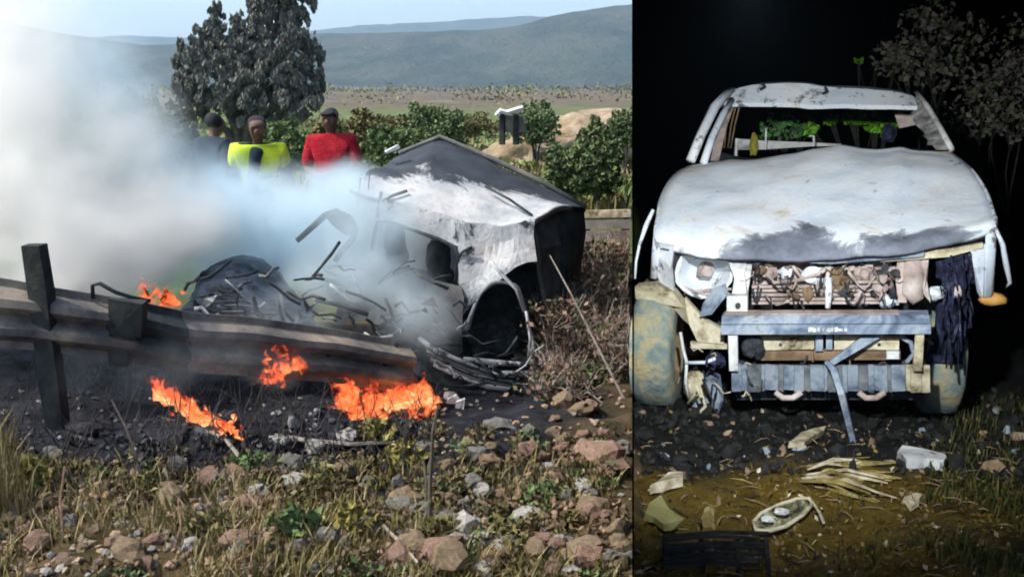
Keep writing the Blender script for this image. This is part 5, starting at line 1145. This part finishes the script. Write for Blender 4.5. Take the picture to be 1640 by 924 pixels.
# ------------------------------------------------------------ smoke (a volume grid) and haze
def smoke(name, blobs, dens, col, lo, hi, vox, nsc, warp, thr, mul, ms=(0, 1), anis=.0):
    ng = bpy.data.node_groups.new(name, 'GeometryNodeTree')
    ng.interface.new_socket('Geometry', in_out='OUTPUT', socket_type='NodeSocketGeometry')
    go = ng.nodes.new('NodeGroupOutput'); vc = ng.nodes.new('GeometryNodeVolumeCube')
    vc.inputs['Min'].default_value = lo; vc.inputs['Max'].default_value = hi
    for i, a in enumerate('XYZ'): vc.inputs['Resolution ' + a].default_value = max(4, int((hi[i] - lo[i]) / vox))
    ps = ng.nodes.new('GeometryNodeInputPosition'); lk = ng.links.new
    def noise(sc, det, src, color=False):
        n = ng.nodes.new('ShaderNodeTexNoise'); n.inputs['Scale'].default_value = sc; n.inputs['Detail'].default_value = det; n.inputs['Roughness'].default_value = .6
        lk(src, n.inputs['Vector']); return n.outputs['Color' if color else 0]
    def vm(op, a, b_):
        n = ng.nodes.new('ShaderNodeVectorMath'); n.operation = op
        for i, s_ in enumerate((a, b_)):
            if s_ is None: continue
            if hasattr(s_, 'is_output'): lk(s_, n.inputs[i])
            else: n.inputs[i].default_value = s_
        return n
    def mm(op, a, b_=None, c=None):
        n = ng.nodes.new('ShaderNodeMath'); n.operation = op
        for i, s_ in enumerate((a, b_, c)):
            if s_ is None: continue
            if hasattr(s_, 'is_output'): lk(s_, n.inputs[i])
            else: n.inputs[i].default_value = s_
        return n.outputs[0]
    wv = vm('SUBTRACT', noise(nsc * .5, 3, ps.outputs[0], True), (.5, .5, .5)).outputs[0]
    wv = vm('MULTIPLY', wv, (warp * 2,) * 3).outputs[0]; pw = vm('ADD', ps.outputs[0], wv).outputs[0]
    tot = None
    for c, r_, k in blobs:
        d = vm('SUBTRACT', pw, tuple(c)).outputs[0]; d = vm('DIVIDE', d, tuple(r_)).outputs[0]; l = vm('LENGTH', d, None).outputs['Value']
        mr = ng.nodes.new('ShaderNodeMapRange'); mr.interpolation_type = 'SMOOTHSTEP'; lk(l, mr.inputs[0])
        mr.inputs[1].default_value = 1.0; mr.inputs[2].default_value = .15; mr.inputs[3].default_value = 0; mr.inputs[4].default_value = k
        tot = mr.outputs[0] if tot is None else mm('ADD', tot, mr.outputs[0])
    n = noise(nsc, 6, pw); n = mm('MULTIPLY_ADD', n, mul, thr); n = mm('MAXIMUM', n, .06)
    f = mm('MULTIPLY', tot, n)
    # keep it on the day side of the divide
    sx = ng.nodes.new('ShaderNodeSeparateXYZ'); lk(ps.outputs[0], sx.inputs[0])
    e = mm('SUBTRACT', mm('MULTIPLY_ADD', sx.outputs[1], DK, -.12), sx.outputs[0]); f = mm('MULTIPLY', f, mm('GREATER_THAN', e, 0.0))
    f = mm('SUBTRACT', f, .02); f = mm('MAXIMUM', f, 0.0)
    lk(f, vc.inputs['Density']); 
    m = bpy.data.materials.new(name); m.use_nodes = True; t = m.node_tree; t.nodes.remove(t.nodes['Principled BSDF'])
    pv = t.nodes.new('ShaderNodeVolumePrincipled'); pv.inputs['Density'].default_value = dens; pv.inputs['Color'].default_value = (*col, 1); pv.inputs['Anisotropy'].default_value = anis
    t.links.new(pv.outputs[0], t.nodes['Material Output'].inputs['Volume'])
    sm_ = ng.nodes.new('GeometryNodeSetMaterial'); sm_.inputs['Material'].default_value = m
    lk(vc.outputs[0], sm_.inputs[0]); lk(sm_.outputs[0], go.inputs[0])
    vol = bpy.data.volumes.new(name); o = bpy.data.objects.new(name, vol); COL.objects.link(o); vol.materials.append(m)
    md = o.modifiers.new('grid', 'NODES'); md.node_group = ng
    tag(o, kind='stuff'); return o
def B(px, py, Y, rpx, k=1.0, ry=None, dy=.8):
    c = P(px, py, Y); s_ = Y / F; return (c, (rpx * s_, dy, (ry or rpx) * s_), k)
SM = [B(60, 300, 6.6, 250, 1.0, dy=1.1), B(190, 360, 6.5, 190, 1.0, 125, 1.0), B(-60, 150, 6.9, 230, .6, dy=1.1), B(310, 365, 7.0, 120, 1.0, 70), B(-20, 30, 7.2, 190, .4), B(370, 415, 7.6, 90, .7, 50), B(100, 430, 6.0, 200, .8, 60, .7), B(-200, 320, 7, 260, 1)]
smoke('smoke', SM, 5.0, (.98, .975, .945), (-6.0, 5.0, -.2), (.2, 9.6, 3.3), .045, 2.4, .5, -2.35, 6.2)
SM2 = [B(400, 325, 7.2, 130, .8, 75), B(490, 310, 7.0, 110, .8, 60), B(540, 300, 7.2, 70, .6, 45), B(455, 370, 7.3, 110, .7, 90), B(530, 420, 6.5, 100, .6, 90), B(600, 440, 6.4, 90, .5, 75), B(660, 480, 6.35, 90, .55, 60), B(450, 480, 6.0, 90, .16, 70), B(350, 330, 7.2, 100, .8), B(570, 350, 6.8, 90, .45, 70), B(640, 400, 6.6, 70, .22, 50), B(250, 560, 5.0, 260, .10, 70), B(700, 520, 6.35, 50, .5, 35), B(470, 560, 5.8, 80, .3, 60), B(340, 300, 7.6, 110, .3, 70), B(600, 345, 6.7, 100, .6, 85), B(330, 440, 7.3, 130, 1.0, 60), B(440, 410, 7.3, 120, .9, 90), B(545, 335, 7.6, 100, 1.0, 85), B(540, 430, 7.3, 100, .7, 80), B(380, 320, 7.4, 130, .6, 70), B(130, 110, 7.6, 140, .5), B(195, 190, 7.6, 120, .5), B(255, 270, 7.4, 110, .5, 90)]
smoke('thin_smoke', SM2, 2.9, (.82, .945, 1.0), (-4.4, 4.1, -.3), (.7, 8.8, 2.9), .034, 3.6, .26, -2.1, 5.8)
m = bpy.data.materials.new('air'); m.use_nodes = True; t = m.node_tree; t.nodes.remove(t.nodes['Principled BSDF'])
pv = t.nodes.new('ShaderNodeVolumePrincipled'); pv.inputs['Density'].default_value = .00030; pv.inputs['Color'].default_value = (.55, .78, 1, 1); pv.inputs['Anisotropy'].default_value = .2
t.links.new(pv.outputs[0], t.nodes['Material Output'].inputs['Volume'])
b = MB(); b.box((0, 0, 95), (6600, 6600, 270)); tag(b.build('haze', m), kind='stuff')
